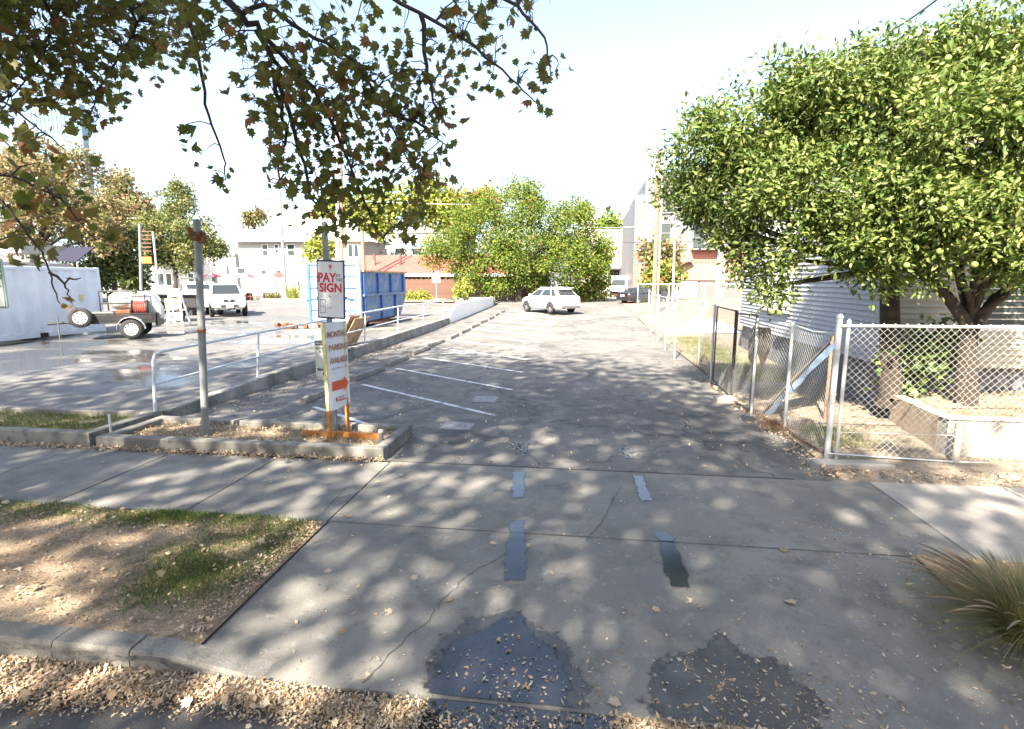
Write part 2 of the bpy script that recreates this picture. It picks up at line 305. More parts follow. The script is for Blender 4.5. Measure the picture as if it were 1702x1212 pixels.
def brickmat():
    m = bpy.data.materials.new('red_brick'); m.use_nodes = True; n = m.node_tree; p = n.nodes['Principled BSDF']; tc = n.nodes.new('ShaderNodeTexCoord'); mp = n.nodes.new('ShaderNodeMapping'); mp.inputs['Rotation'].default_value = (R(90), 0, 0)
    b = n.nodes.new('ShaderNodeTexBrick'); b.inputs['Scale'].default_value = 1.0; b.inputs['Brick Width'].default_value = .6; b.inputs['Row Height'].default_value = .2; b.inputs['Mortar Size'].default_value = .018
    b.inputs['Color1'].default_value = (.33, .105, .07, 1); b.inputs['Color2'].default_value = (.26, .08, .055, 1); b.inputs['Mortar'].default_value = (.36, .28, .24, 1)
    n.links.new(tc.outputs['Object'], mp.inputs[0]); n.links.new(mp.outputs[0], b.inputs['Vector']); n.links.new(b.outputs[0], p.inputs['Base Color']); p.inputs['Roughness'].default_value = .9; return m
M['brick'] = brickmat()
M['pinkbrick'] = mat('pale_pink_brick', (.27, .165, .125), rough=.9, var=.12, vscale=6)  # brick paled in its base colour to look sunlit
L_SYC = leafmat('plane_leaf', [(0, (.085, .11, .024)), (.4, (.12, .122, .032)), (.7, (.155, .13, .042)), (.88, (.2, .135, .05)), (1, (.2, .085, .04))], trans=.45, spec=.2)
L_CIT = leafmat('citrus_leaf', [(0, (.06, .105, .024)), (.5, (.125, .175, .045)), (.85, (.22, .25, .075)), (1, (.31, .31, .11))], trans=.25, rough=.42, spec=.3)
L_MID = leafmat('pistache_leaf', [(0, (.06, .105, .02)), (.55, (.13, .18, .036)), (.85, (.21, .235, .055)), (.97, (.30, .22, .06)), (1, (.33, .15, .06))], trans=.3, rough=.7, spec=.1)
L_AUT = leafmat('autumn_leaf', [(0, (.09, .11, .035)), (.35, (.17, .155, .065)), (.65, (.25, .185, .10)), (.88, (.29, .165, .10)), (1, (.31, .13, .085))], trans=.3)
L_GRN = leafmat('broad_leaf', [(0, (.055, .085, .022)), (.5, (.12, .145, .045)), (.8, (.2, .2, .075)), (1, (.28, .22, .11))], trans=.3)
L_YEL = leafmat('yellow_green_leaf', [(0, (.15, .19, .03)), (.5, (.24, .27, .05)), (1, (.36, .33, .08))], trans=.35)
L_FALL = leafmat('fallen_leaf', [(0, (.20, .135, .08)), (.3, (.34, .245, .15)), (.65, (.46, .36, .245)), (.92, (.56, .48, .37)), (1, (.28, .13, .065))], trans=.08, rough=.75)
L_GRASS = leafmat('grass_blade', [(0, (.05, .085, .02)), (.5, (.09, .13, .03)), (.8, (.17, .18, .055)), (1, (.30, .25, .12))], trans=.3)
L_REED = leafmat('fountain_grass_blade', [(0, (.07, .09, .022)), (.35, (.13, .135, .04)), (.65, (.22, .18, .085)), (1, (.28, .21, .12))], trans=.3)

# ------------------------------------------------------------------ leaves in bulk
def tmpl_diamond(fold=.12): return np.array([(0, 0, 0), (.32, .45, fold), (0, 1, 0), (-.32, .45, fold)], float), [(0, 1, 2, 3)]
def tmpl_fold(): return np.array([(0, 0, 0), (.2, .3, .06), (.17, .68, .06), (0, 1, -.06), (-.17, .68, .06), (-.2, .3, .06)], float), [(0, 1, 2, 3), (0, 3, 4, 5)]
def tmpl_plane():
    o = [(0, 0), (.22, -.06), (.46, .12), (.33, .26), (.58, .46), (.30, .52), (.34, .72), (.14, .68), (0, 1.0), (-.14, .68), (-.34, .72), (-.30, .52), (-.58, .46), (-.33, .26), (-.46, .12), (-.22, -.06)]
    v = [(0, .38, -.03)] + [(x, y, .10 * (x * x * 2.2) + .05 * y * y) for x, y in o]
    n = len(o); return np.array(v, float), [(0, i + 1, (i + 1) % n + 1) for i in range(n)]
def tmpl_blade(): return np.array([(-.5, 0, 0), (.5, 0, 0), (.0, 1, 0)], float), [(0, 1, 2)]
def leafmesh(name, tm, pos, nrm, size, mt, tint=None, tang=None, parent=None, curl=None):
    tv, tf = tm; pos = np.asarray(pos, float); N = len(pos); nrm = np.asarray(nrm, float); nrm = nrm / (np.linalg.norm(nrm, axis=1, keepdims=True) + 1e-9)
    if tang is None: tang = rng.normal(size=(N, 3))
    t = tang - nrm * np.sum(tang * nrm, 1, keepdims=True); t /= (np.linalg.norm(t, axis=1, keepdims=True) + 1e-9); b = np.cross(t, nrm)
    size = np.broadcast_to(np.asarray(size, float), (N,)) if np.ndim(size) < 2 else np.asarray(size)
    sx = size[:, None] if size.ndim == 1 else size[:, 0:1]; sy = size[:, None] if size.ndim == 1 else size[:, 1:2]
    k = len(tv); V = np.empty((N, k, 3))
    zs = 1.0 if curl is None else rng.normal(size=(N, 1)) * curl
    for i in range(k): V[:, i] = pos + b * (tv[i, 0] * sx) + t * (tv[i, 1] * sy) + nrm * (tv[i, 2] * sx * zs)
    fl = len(tf[0]); F = np.array(tf)[None] + (np.arange(N) * k)[:, None, None]; F = F.reshape(-1, fl)
    me = bpy.data.meshes.new(name); me.vertices.add(N * k); me.vertices.foreach_set('co', V.ravel())
    me.loops.add(F.size); me.loops.foreach_set('vertex_index', F.ravel().astype(np.int32))
    me.polygons.add(len(F)); me.polygons.foreach_set('loop_start', (np.arange(len(F)) * fl).astype(np.int32)); me.polygons.foreach_set('loop_total', np.full(len(F), fl, np.int32))
    if tint is None: tint = rng.random(N)
    a = me.attributes.new('tint', 'FLOAT', 'FACE'); a.data.foreach_set('value', np.repeat(np.asarray(tint, float), len(tf)))
    me.materials.append(mt); me.update(calc_edges=True)
    return place(name, me, parent)
def blobleaves(blobs, n, clump=.35, per=14, shell=.35, up=.4, rag=.13):
    """blobs (x,y,z,rx,ry,rz,weight)"""
    B = np.array(blobs, float); w = B[:, 6] * (B[:, 3] * B[:, 4] * B[:, 5]) ** (2 / 3); w /= w.sum()
    nc = max(1, n // per); idx = rng.choice(len(B), nc, p=w); d = rng.normal(size=(nc, 3)); d /= np.linalg.norm(d, axis=1, keepdims=True)
    rad = rng.random(nc) ** shell; rad *= 1 + rng.normal(size=nc) * rag
    cc = B[idx, :3] + d * B[idx, 3:6] * rad[:, None]; ct = rng.normal(size=nc) * .16
    ii = np.repeat(np.arange(nc), per); p = cc[ii] + rng.normal(size=(len(ii), 3)) * clump
    nr = d[ii] * .7 + np.array([0, 0, up]) + rng.normal(size=(len(ii), 3)) * .65
    global TANG; TANG = (p - cc[ii]) * 1.0 / clump + d[ii] * .8 + np.array([0, 0, .25]) + rng.normal(size=(len(ii), 3)) * .35
    return p, nr, ct[ii]
def onepiece(tm, mt, name, size, tint):
    tv, tf = tm; me = bpy.data.meshes.new(name); me.from_pydata([tuple(v * size) for v in tv], [], tf); a = me.attributes.new('tint', 'FLOAT', 'FACE'); a.data.foreach_set('value', [tint] * len(tf)); me.materials.append(mt); return me
def orient(o, pos, nrm, size, tang=None):
    n = Vector(nrm).normalized(); t = Vector(tang) if tang is not None else Vector(rng.normal(size=3)); t = (t - n * t.dot(n)).normalized(); b = t.cross(n)
    mtx = Matrix((b, t, n)).transposed().to_4x4(); mtx = Matrix.Translation(pos) @ mtx @ Matrix.Scale(size, 4)
    o.matrix_local = mtx

# ================================================================== SETTING
def lerp(x, xs, ys): return float(np.interp(x, xs, ys))
def zr(y): return lerp(y, [0, 24, 50, 400], [0, 0, .5, .5])
def zl(y): return lerp(y, [8.6, 12, 24, 50, 400], [.10, .24, .38, .5, .5])
def grid(name, x0, x1, nx, y0, y1, ny, zf, mt, wetf=None, parent=None):
    xs = np.linspace(x0, x1, nx + 1); ys = np.linspace(y0, y1, ny + 1)
    vs = [(x, y, zf(x, y)) for y in ys for x in xs]; w = nx + 1
    fs = [(j * w + i, j * w + i + 1, (j + 1) * w + i + 1, (j + 1) * w + i) for j in range(ny) for i in range(nx)]
    me = bpy.data.meshes.new(name); me.from_pydata(vs, [], fs); me.polygons.foreach_set('use_smooth', [True] * len(fs)); me.materials.append(mt)
    if wetf: a = me.attributes.new('wet', 'FLOAT', 'POINT'); a.data.foreach_set('value', [wetf(v[0], v[1]) for v in vs])
    return place(name, me, parent)
def nz2(x, y, s=1.0): return math.sin(x * 1.7 * s + 1.3 * math.sin(y * 1.1 * s)) * .5 + math.sin(y * 2.3 * s + 1.7 * math.sin(x * .9 * s + 2)) * .5
def sstep(a, b, x): t = min(1, max(0, (x - a) / (b - a))); return t * t * (3 - 2 * t)

def zap(x, y): return -.118 * sstep(5.3, 2.9, y) ** 1.1 * min(1, max(0, (x + 2.8) / .75)) * (1 - .95 * sstep(2.9, 3.5, x))
struct(grid('ground', -900, 900, 4, -400, 1200, 60, lambda x, y: -.25 if y < 40 else lerp(y, [40, 62], [-.25, .44]), M['ground']))
ROADZ = -.135
struct(grid('road', -70, 70, 40, -9.2, 3.02, 10, lambda x, y: ROADZ + .05 * (3.02 - y) / 6 if y > -3 else ROADZ + .05 * (9.2 + y) / 6.2, M['road']))
struct(grid('far_pavement', -70, 70, 10, -14, -9.2, 4, lambda x, y: .0, M['conc2']))
def wetL(x, y):
    a = sstep(8.9, 10.5, y) * (1 - sstep(24, 33, y)); b = sstep(-26, -19, x) * (1 - sstep(-9.2, -8.0, x)); return a * b
struct(grid('left_car_park', -70, -7.55, 90, 8.75, 62, 90, lambda x, y: zl(y) + .012 * nz2(x, y, .5), M['asphL'], wetL))
struct(grid('right_car_park', -7.5, 3.35, 24, 6.97, 62, 80, lambda x, y: zr(y) - .02 + .012 * nz2(x, y, .4) * sstep(7.2, 9, y), M['asph']))
struct(grid('side_yard', 3.3, 16, 40, 7.0, 62, 90, lambda x, y: zr(y) - .03 + sstep(7.0, 7.4, y) * (.05 + .05 * sstep(3.4, 4.4, x) + .025 * nz2(x, y, 2.2) * sstep(3.35, 3.8, x)), M['dirt']))
struct(grid('planting_strip', -70, -2.62, 60, 3.1, 5.03, 16, lambda x, y: -.003 + (.015 + .016 * nz2(x, y, 3)) * sstep(2.64, 2.9, -x) + (zap(x, y) if x > -2.85 else 0), M['soil']))
struct(grid('grass_bed', 3.02, 70, 50, 3.05, 5.04, 14, lambda x, y: .012 + .02 * nz2(x, y, 3), M['soil']))
# ---- pavement slabs
pav = bpy.data.objects.new('pavement', None); COL.objects.link(pav); struct(pav)
def slab(x0, x1, y0, y1, zt=0.0, mt='conc', par=pav, nm='slab'):
    return MB().b2(x0, x1, y0, y1, zt - .14, zt, .008).build(nm, M[mt], par)
jx = [-2.62, -4.28, -5.93, -7.5, -9.1, -10.7, -12.3, -13.9, -18, -24, -32, -44]
for a, b in zip(jx[:-1], jx[1:]): slab(b + .006, a - .006, 5.05, 6.93, random.uniform(-.003, .003))
jx = [3.58, 5.1, 6.65, 8.2, 9.75, 13, 18, 26, 40]
for a, b in zip(jx[:-1], jx[1:]): slab(a + .006, b - .006, 5.07, 7.02, random.uniform(-.003, .003), 'conc2')
# ---- driveway
drv = bpy.data.objects.new('driveway', None); COL.objects.link(drv); struct(drv)
slab(-2.614, 3.575, 5.06, 6.96, 0.0, 'conc', drv)
def zap(x, y): return -.118 * sstep(5.3, 2.9, y) ** 1.1 * min(1, max(0, (x + 2.8) / .75)) * (1 - .95 * sstep(2.9, 3.5, x))
ap = grid('apron_slab', -2.9, 3.6, 60, 2.985, 5.046, 24, lambda x, y: zap(x, y) if x > -2.68 or y < 3.14 else zap(x, y) - .06, M['conc'], None, drv)
MB().b2(-2.0, 3.6, 2.975, 2.986, -.25, -.115).build('apron_edge', M['kerb'], drv)
def ribbon(name, pts, w, z, mt, parent=None, zf=None):
    mb = MB(); n = len(pts); vs = []
    for i, (x, y) in enumerate(pts):
        a = pts[max(0, i - 1)]; b = pts[min(n - 1, i + 1)]; dx, dy = b[0] - a[0], b[1] - a[1]; l = math.hypot(dx, dy) or 1
        ww = w(i / (n - 1)) if callable(w) else w
        for s in (-1, 1):
            X, Y = x - s * dy / l * ww / 2, y + s * dx / l * ww / 2; vs.append((X, Y, (zf(X, Y) if zf else 0) + z))
    mb.add(vs, [(2 * i, 2 * i + 1, 2 * i + 3, 2 * i + 2) for i in range(n - 1)]); return mb.build(name, mt, parent)
def wob(p0, p1, n, amp):
    o = []; q = 0
    for i in range(n + 1):
        t = i / n; q = q * .6 + random.uniform(-amp, amp); dx, dy = p1[0] - p0[0], p1[1] - p0[1]; l = math.hypot(dx, dy)
        o.append((p0[0] + dx * t - dy / l * q, p0[1] + dy * t + dx / l * q))
    return o
for p0, p1 in [((-2.62, 5.053), (3.58, 5.053)), ((-2.617, 5.06), (-2.617, 6.95)), ((3.577, 5.06), (3.577, 6.98)), ((-4.28, 5.05), (-4.28, 6.93)), ((-5.93, 5.05), (-5.93, 6.93)), ((5.1, 5.07), (5.1, 7.0))]:
    ribbon('joint', wob(p0, p1, 30, .003), lambda t: .008 + .003 * math.sin(t * 37), .0045, M['joint'], drv)
cw = lambda t: .006 + .003 * math.sin(t * 40)
for p0, p1, n, a in [(gp(600, 1110), gp(725, 1000), 14, .02), (gp(725, 1000), gp(762, 960), 8, .02), (gp(762, 960), gp(870, 900), 16, .015), (gp(870, 900), gp(885, 895), 3, .01), (gp(975, 898), gp(1010, 850), 10, .02), (gp(1010, 850), gp(1030, 810), 8, .02), (gp(525, 865), gp(575, 812), 8, .01)]:
    c = ribbon('crack', wob((p0.x, p0.y), (p1.x, p1.y), n, a), cw, .004, M['crack'], drv, lambda x, y: zap(x, y) if y < 5.05 else 0)
# ---- kerb along the planting strip, in separate stones
kb = bpy.data.objects.new('kerb', None); COL.objects.link(kb); struct(kb)
kx = [-2.06, -3.02, -3.62, -4.55, -6.1, -7.6, -9.1, -12, -18, -30]
for i, (a, b) in enumerate(zip(kx[:-1], kx[1:])):
    secs = []; n = 8 if i == 0 else 2
    for j in range(n + 1):
        x = b + .004 + (a - b - .008) * j / n; zt = zap(x, 3.0) if i == 0 else .012
        secs.append([Vector((x, 2.955, -.25)), Vector((x, 2.968, zt - .02)), Vector((x, 2.985, zt + .004)), Vector((x, 3.13, zt + .006)), Vector((x, 3.13, -.25))])
    MB().loft(secs, False).build('kerb_stone', M['kerb'] if i != 1 else M['kerb'], kb)
mb = MB(); vs = []
for i in range(71):      # black tyre scuffs on the kerb face
    x = -4.1 + i * .026; zt = min(.006, zap(x, 3.0)) - .012; h0 = zt - .012 - .008 * math.sin(i * .35) - .004 * math.sin(i * 1.3); h1 = h0 - max(.002, .045 * sstep(0, 14, i) + .02 * math.sin(i * .22 + 1) + .006 * math.sin(i * 1.1)) * sstep(71, 60, i)
    yy = lambda z: 2.9535 - .0005 + .013 * (z + .25) / (.25 + zt) * .95; vs += [(x, yy(h1) - .002, h1), (x, yy(h0) - .002, h0)]
mb.add(vs, [(2 * i, 2 * i + 2, 2 * i + 3, 2 * i + 1) for i in range(70)])
mb.build('tyre_scuff', M['kerbscuff'], kb)
# ---- water lying on the driveway
def blotch(name, cx, cy, rx, ry, n, jag, mt, z, zf, seed, spikes=.0, shape=None):
    rnd = random.Random(seed); pts = []
    for i in range(n):
        a = 2 * math.pi * i / n; k = 1 + jag * (.6 * math.sin(3 * a + seed) + .4 * math.sin(7 * a + 2 * seed)) + rnd.uniform(-spikes, spikes)
        x, y = (shape(a, k) if shape else (cx + rx * k * math.cos(a), cy + ry * k * math.sin(a))); pts.append((x, y))
    vs = [(cx, cy, zf(cx, cy) + z)]
    for t in (.5, 1.0):
        for x, y in pts: X, Y = cx + (x - cx) * t, cy + (y - cy) * t; vs.append((X, Y, zf(X, Y) + z))
    fs = [(0, i + 1, (i + 1) % n + 1) for i in range(n)] + [(i + 1, n + i + 1, n + (i + 1) % n + 1, (i + 1) % n + 1) for i in range(n)]
    o = MB().add(vs, fs, True).build(name, mt); return struct(o)
zz = lambda x, y: zap(x, y) if y < 5.05 else 0.0
def inpoly(x, y, P):
    c = False; j = len(P) - 1
    for i in range(len(P)):
        if (P[i][1] > y) != (P[j][1] > y) and x < (P[j][0] - P[i][0]) * (y - P[i][1]) / (P[j][1] - P[i][1]) + P[i][0]: c = not c
        j = i
    return c
def polyblotch(name, px, mt, z, jag=.03, seed=1, cell=.016, soft=.06):
    P = [gp(*q) for q in px]; P = [(p.x, p.y if p.y > 3.06 else 2.9) for p in P]; xs = [p[0] for p in P]; ys = [p[1] for p in P]; V = {}; vs = []; fs = []; at_ = []
    off = [(0, 0)] + [(r * math.cos(k * 1.05), r * math.sin(k * 1.05)) for r in (soft * .5, soft) for k in range(6)]
    def level(x, y):
        wx = jag * (nz2(x + seed, y, 9) + .7 * nz2(y, x + seed * 2, 23)); wy = jag * (nz2(y - seed, x, 8) + .7 * nz2(x, y + seed, 27) + .5 * math.sin(x * 70 + 3 * math.sin(y * 40)))
        return sum(inpoly(x + wx + a, y + wy + b, P) for a, b in off) / len(off)
    def vid(i, j):
        if (i, j) not in V: X, Y = i * cell, max(2.99, j * cell); V[(i, j)] = len(vs); vs.append((X, Y, zz(X, Y) + z)); at_.append(level(X, Y))
        return V[(i, j)]
    for i in range(int((min(xs) - .2) / cell), int((max(xs) + .2) / cell) + 1):
        for j in range(int(2.99 / cell) + 1, int((max(ys) + .2) / cell) + 1):
            x, y = (i + .5) * cell, (j + .5) * cell
            if level(x, y) > 0: fs.append((vid(i, j), vid(i + 1, j), vid(i + 1, j + 1), vid(i, j + 1)))
    me = MB().add(vs, fs, True).mesh(name, mt); a = me.attributes.new('soft', 'FLOAT', 'POINT'); a.data.foreach_set('value', at_)
    return struct(place(name, me))
polyblotch('damp_patch', [(700, 1130), (712, 1080), (735, 1035), (775, 1018), (815, 1005), (860, 1003), (890, 1022), (935, 1045), (958, 1090), (990, 1140), (960, 1160), (830, 1150)], M['damp'], .004, .035, 3, .02, .09)
polyblotch('puddle', [(715, 1130), (725, 1080), (748, 1045), (785, 1032), (835, 1016), (872, 1014), (885, 1040), (925, 1060), (940, 1100), (955, 1140), (830, 1145)], M['wetsoft'], .008, .03, 4, .02, .05)
polyblotch('damp_patch', [(1075, 1165), (1080, 1120), (1085, 1085), (1120, 1075), (1165, 1062), (1200, 1030), (1225, 1050), (1240, 1075), (1300, 1082), (1330, 1100), (1365, 1140), (1390, 1165), (1280, 1178), (1170, 1172)], M['damp'], .004, .045, 6, .02, .08)
for i, q in enumerate([[(848, 868), (870, 864), (875, 900), (874, 958), (838, 958), (842, 905)], [(1090, 885), (1115, 888), (1128, 915), (1150, 970), (1115, 970), (1100, 925)], [(852, 785), (872, 785), (871, 828), (851, 828)], [(1052, 792), (1068, 792), (1084, 832), (1064, 834)]]):
    polyblotch('tyre_wet_mark', q, M['wetsoft'], .008, .012, 20 + i, .014, .025)
mb = MB()
for (x, y) in ((866, 745), (1042, 752)):
    p = gp(x, y)
    for i in range(46):
        cx, cy, r = p.x + random.uniform(-.1, .1), p.y + random.gauss(0, .17), random.uniform(.008, .03); n = 7; ph = random.random() * 6
        mb.add([(cx, cy, -.0)] + [(cx + r * random.uniform(.6, 1.2) * math.cos(2 * math.pi * k / n + ph), cy + 1.3 * r * random.uniform(.6, 1.2) * math.sin(2 * math.pi * k / n + ph), -.0) for k in range(n)], [(0, k + 1, (k + 1) % n + 1) for k in range(n)])
struct(mb.build('wet_speckles', M['wetc']))
w = struct(MB().b2(-.92, .28, 2.72, 2.972, ROADZ - .005, ROADZ + .014).build('gutter_water', M['water']))
# ---- car park markings
mk = bpy.data.objects.new('bay_markings', None); COL.objects.link(mk); struct(mk)
zrl = lambda x, y: zr(y) - .02 + .012 * nz2(x, y, .4) * sstep(7.2, 9, y)
for i in range(13):
    y0 = 9.95 + 2.4 * i; p0, p1 = (-5.3, y0), (-1.6, y0 - 2.55)
    if i == 0: p1 = (-3.25, y0 - 1.45)
    n = 12; pts = [(p0[0] + (p1[0] - p0[0]) * t / n, p0[1] + (p1[1] - p0[1]) * t / n) for t in range(n + 1)]
    ribbon('bay_line', pts, .10 if i < 5 else .11, .006, M['paint'] if i < 4 else M['paint2'], mk, zrl)
for (x, y, w, d, mt) in [(760, 706, .55, .5, 'patch'), (806, 662, .5, .55, 'patch'), (770, 585, .9, .9, 'patch'), (885, 591, .55, .8, 'patchd'), (908, 574, .55, .9, 'patchd'), (885, 600, .4, .4, 'patchd')]:
    p = gp(x, y); ribbon('asphalt_patch', [(p.x, p.y - d / 2), (p.x, p.y), (p.x + .02, p.y + d / 2)], w, .0075, M[mt], mk, zrl)
ribbon('asphalt_seam', [(-7.2 + i * .9, 6.975 + .01 * (i % 2)) for i in range(12)], .05, .008, M['crack'], mk, lambda x, y: -.012)

# ================================================================== WALLS, PLANTERS, RAILS
t = thing('retaining_wall', 'long low weathered concrete retaining wall between the two car parks', 'wall', (-7.5, 8.6, 0))
ys = [8.6, 12.0, 15.5, 19, 22.5, 26, 29.6]
for i, (a, b) in enumerate(zip(ys[:-1], ys[1:])):
    secs = []
    for j in range(5):
        y = a + .006 + (b - a - .012) * j / 4; zt = lerp(y, [8.6, 12, 24, 30], [.17, .27, .39, .42]) + random.uniform(-.006, .006)
        secs.append([Vector((-.11, y - 8.6, -.25)), Vector((.11, y - 8.6, -.25)), Vector((.11, y - 8.6, zt - .02)), Vector((.09, y - 8.6, zt)), Vector((-.09, y - 8.6, zt)), Vector((-.11, y - 8.6, zt - .02))])
    MB().loft(secs, False).build('wall_section', M['wall'], t)
mb = MB()
for i in range(7): y = 15.85 + i * .12; mb.box((.07 + random.uniform(-.03, .03), y - 8.6, .30 + random.uniform(-.02, .03)), (.16, .14, .07), Matrix.Rotation(random.uniform(-.4, .4), 3, 'Z'))
mb.build('broken_cap', M['kerb'], t)
t = thing('parapet_wall', 'white painted parapet wall rising at the far end of the ramp', 'wall', (-7.5, 29.7, 0))
for i, (a, b) in enumerate([(29.7, 34.5), (34.5, 39.5), (39.5, 44.5)]):
    secs = []
    for j in range(7):
        y = a + (b - a) * j / 6; zt = lerp(y, [29.7, 31.0, 32, 44.5], [.55, .95, 1.1, 1.1]); zb = -.2
        secs.append([Vector((-.1, y - 29.7, zb)), Vector((.1, y - 29.7, zb)), Vector((.1, y - 29.7, zt - .02)), Vector((.08, y - 29.7, zt)), Vector((-.1, y - 29.7, zt))])
    MB().loft(secs, False).build('wall_section', M['white'], t)
mb = MB(); secs = []
for j in range(12):
    a = R(90 - j * 14); c = Vector((-9.6 + 7.5, 44.6 - 29.7, 0)); secs.append([c + Vector((2.2 * math.sin(R(90)) * math.cos(R(j * 12)) + dx * math.cos(R(j * 12)), (2.2 + dx) * math.sin(R(j * 12)), z)) for dx, z in [(-.1, -.1), (.1, -.1), (.1, 1.0), (-.1, 1.0)]])
mb.loft(secs).build('curved_end', M['kerb'], t)
# handrail
t = thing('handrail', 'pale painted pipe handrail along the top of the low concrete wall', 'handrail', (-7.5, 8.5, .17))
L0 = Vector((-7.5, 8.5, .17)); rp = [(8.55, .17), (11.7, .25), (14.8, .3), (18.0, .34), (21.4, .37), (25.0, .4), (28.6, .42)]
def rtop(y): return lerp(y, [8.55, 11.7, 18, 21.4, 30.5], [1.22, 1.28, 1.38, 1.42, 1.36])
for i, (y, z) in enumerate(rp):
    if i == 0: continue
    MB().tube([Vector((-7.5, y - .16, z - .05)) - L0, Vector((-7.5, y, rtop(y))) - L0], .026, 8).build('post', M['rail'], t)
pts = [Vector((-7.5, 8.45, .12)), Vector((-7.5, 8.5, .7)), Vector((-7.5, 8.53, 1.08)), Vector((-7.5, 8.58, 1.19)), Vector((-7.5, 8.72, 1.225))] + [Vector((-7.5, y, rtop(y))) for y in (9.5, 11.7, 14, 16, 18, 20, 21.4, 24, 27, 30.2)]
MB().tube([p - L0 for p in pts], .028, 10).build('top_rail', M['rail'], t)
MB().tube([Vector((-7.5, y, rtop(y) - .55)) - L0 for y in (8.52, 9.5, 11.7, 15, 18, 21.4, 27, 30.2)], .022, 8).build('middle_rail', M['rail'], t)
# planters
t = thing('kerb_planter', 'concrete edged planter bed holding the sign posts', 'planter', (-5, 7.7, 0))
def kerbbox(par, x0, x1, y0, y1, h, w, o, mt='kerb'):
    MB().b2(x0 - o[0], x1 - o[0], y0 - o[1], y0 + w - o[1], -.15, h, .015).build('edge_kerb', M[mt], par)
    MB().b2(x0 - o[0], x1 - o[0], y1 - w - o[1], y1 - o[1], -.15, h - .002, .015).build('edge_kerb', M[mt], par)
    MB().b2(x1 - w - o[0], x1 - o[0], y0 + w + .002 - o[1], y1 - w - .002 - o[1], -.15, h - .004, .015).build('edge_kerb', M[mt], par)
    MB().b2(x0 - o[0], x0 + w - o[0], y0 + w + .002 - o[1], y1 - w - .002 - o[1], -.15, h - .004, .015).build('edge_kerb', M[mt], par)
    return grid('soil', x0 + w - .01 - o[0], x1 - w + .01 - o[0], 24, y0 + w - .01 - o[1], y1 - w + .01 - o[1], 8, lambda x, y: h - .09 + .02 * nz2(x, y, 4), M['soil'], None, par)
kerbbox(t, -7.25, -2.74, 7.0, 8.3, .17, .16, (-5, 7.7))
t = thing('kerb_planter', 'concrete edged planter with weedy grass beside the left car park', 'planter', (-12, 7.9, 0))
kerbbox(t, -40, -7.42, 7.06, 8.5, .20, .16, (-12, 7.9))
# galvanised stake, stub pipe
t = tag(MB().tube([(0, 0, 0), (.01, 0, .42)], .018, 8).build('stake', M['galv'], None, (-7.33, 7.35, 0)), 'thin grey metal stake between the two planter beds', 'stake')
t = thing('stub_pipe', 'short grey capped pipe stub in the planter corner', 'pipe', (-2.98, 7.55, .06))
MB().tube([(0, 0, 0), (0, 0, .2)], .035, 12).build('pipe', M['post'], t); MB().lathe([(.0, .225), (.03, .22), (.042, .2), (.042, .17)], 12).build('cap', M['galv'], t)
# leaning steel post with rusty bracket
t = thing('steel_post', 'tall grey steel post with rusty bracket near its top standing in planter', 'post', (-5.92, 7.62, .05))
tp = at(327, 365, 7.62) - Vector((-5.92, 7.62, .05))
MB().tube([(0, 0, -.1), tp * .5 + Vector((.01, 0, 0)), tp], .054, 14).build('pole', M['post'], t)
mb = MB(); pr = tp * .935
for i in range(9):
    a = i * .7; mb.box(pr + Vector((math.cos(a) * .07, math.sin(a) * .06, random.uniform(-.07, .06))), (.09, .07, .06), Matrix.Rotation(random.uniform(-.8, .8), 3, random.choice('XYZ')))
mb.box(pr + Vector((-.1, 0, .07)), (.1, .06, .05), Matrix.Rotation(.5, 3, 'Y')); mb.box(pr + Vector((.09, -.02, -.07)), (.08, .08, .12))
mb.build('rusty_bracket', M['rust'], t)
MB().tube([tp * .5 + Vector((.012, 0, -.02)), tp * .5 + Vector((.012, 0, .03))], .061, 14).build('band', M['rust'], t)

# ================================================================== SIGNS
# pay sign on its square post (front faces -Y)
SGY = 8.08; q = at(549, 560, SGY); t = thing('parking_sign', 'navy framed white sign reading PAY AT THIS SIGN on a steel post', 'sign', (q.x, SGY, .06))
O = Vector((q.x, SGY, .06)); top = at(544, 369, SGY).z - .06
MB().b2(-.035, .035, -.03, .03, -.15, top, .006).build('post', M['post'], t)
c = at(550.5, 481.5, SGY - .05) - O; lean = R(-2.0)
pn = bpy.data.objects.new('sign_panel', MB().b2(-.218, .218, -.012, .012, -.425, .425, .004).mesh('sign_panel', M['navy'])); COL.objects.link(pn); pn.parent = t; pn.location = (c.x, -.052, c.z); pn.rotation_euler = (0, -lean, R(-3)); pn.scale = (1.06, 1, 1.06)
MB().b2(-.197, .197, -.0145, -.0125, -.40, .40).build('sign_face', M['banner'], pn)
FR = (R(90), 0, 0); zf = -.0158
text('PAY', .185, M['redprint'], pn, (-.058, zf, .165), FR, bold=.006, sx=.86)
text('AT', .062, M['dkprint'], pn, (.118, zf, .20), FR, bold=.001)
text('THIS', .062, M['dkprint'], pn, (.128, zf, .143), FR, bold=.001, sx=.85)
text('SIGN', .175, M['redprint'], pn, (.0, zf, .02), FR, bold=.006, sx=.92)
def ringxz(mb, cx, cz, r0, r1, y, n=20):
    vs = []
    for i in range(n): a = 2 * math.pi * i / n; vs += [(cx + r0 * math.cos(a), y, cz + r0 * math.sin(a)), (cx + r1 * math.cos(a), y, cz + r1 * math.sin(a))]
    mb.add(vs, [(2 * i, 2 * i + 1, (2 * i + 3) % (2 * n), (2 * i + 2) % (2 * n)) for i in range(n)])
    return mb
def framexz(mb, x0, x1, z0, z1, w, y):
    for a, b, c_, d in [(x0, x1, z0, z0 + w), (x0, x1, z1 - w, z1), (x0, x0 + w, z0 + w, z1 - w), (x1 - w, x1, z0 + w, z1 - w)]: mb.quad((a, y, c_), (b, y, c_), (b, y, d), (a, y, d))
    return mb
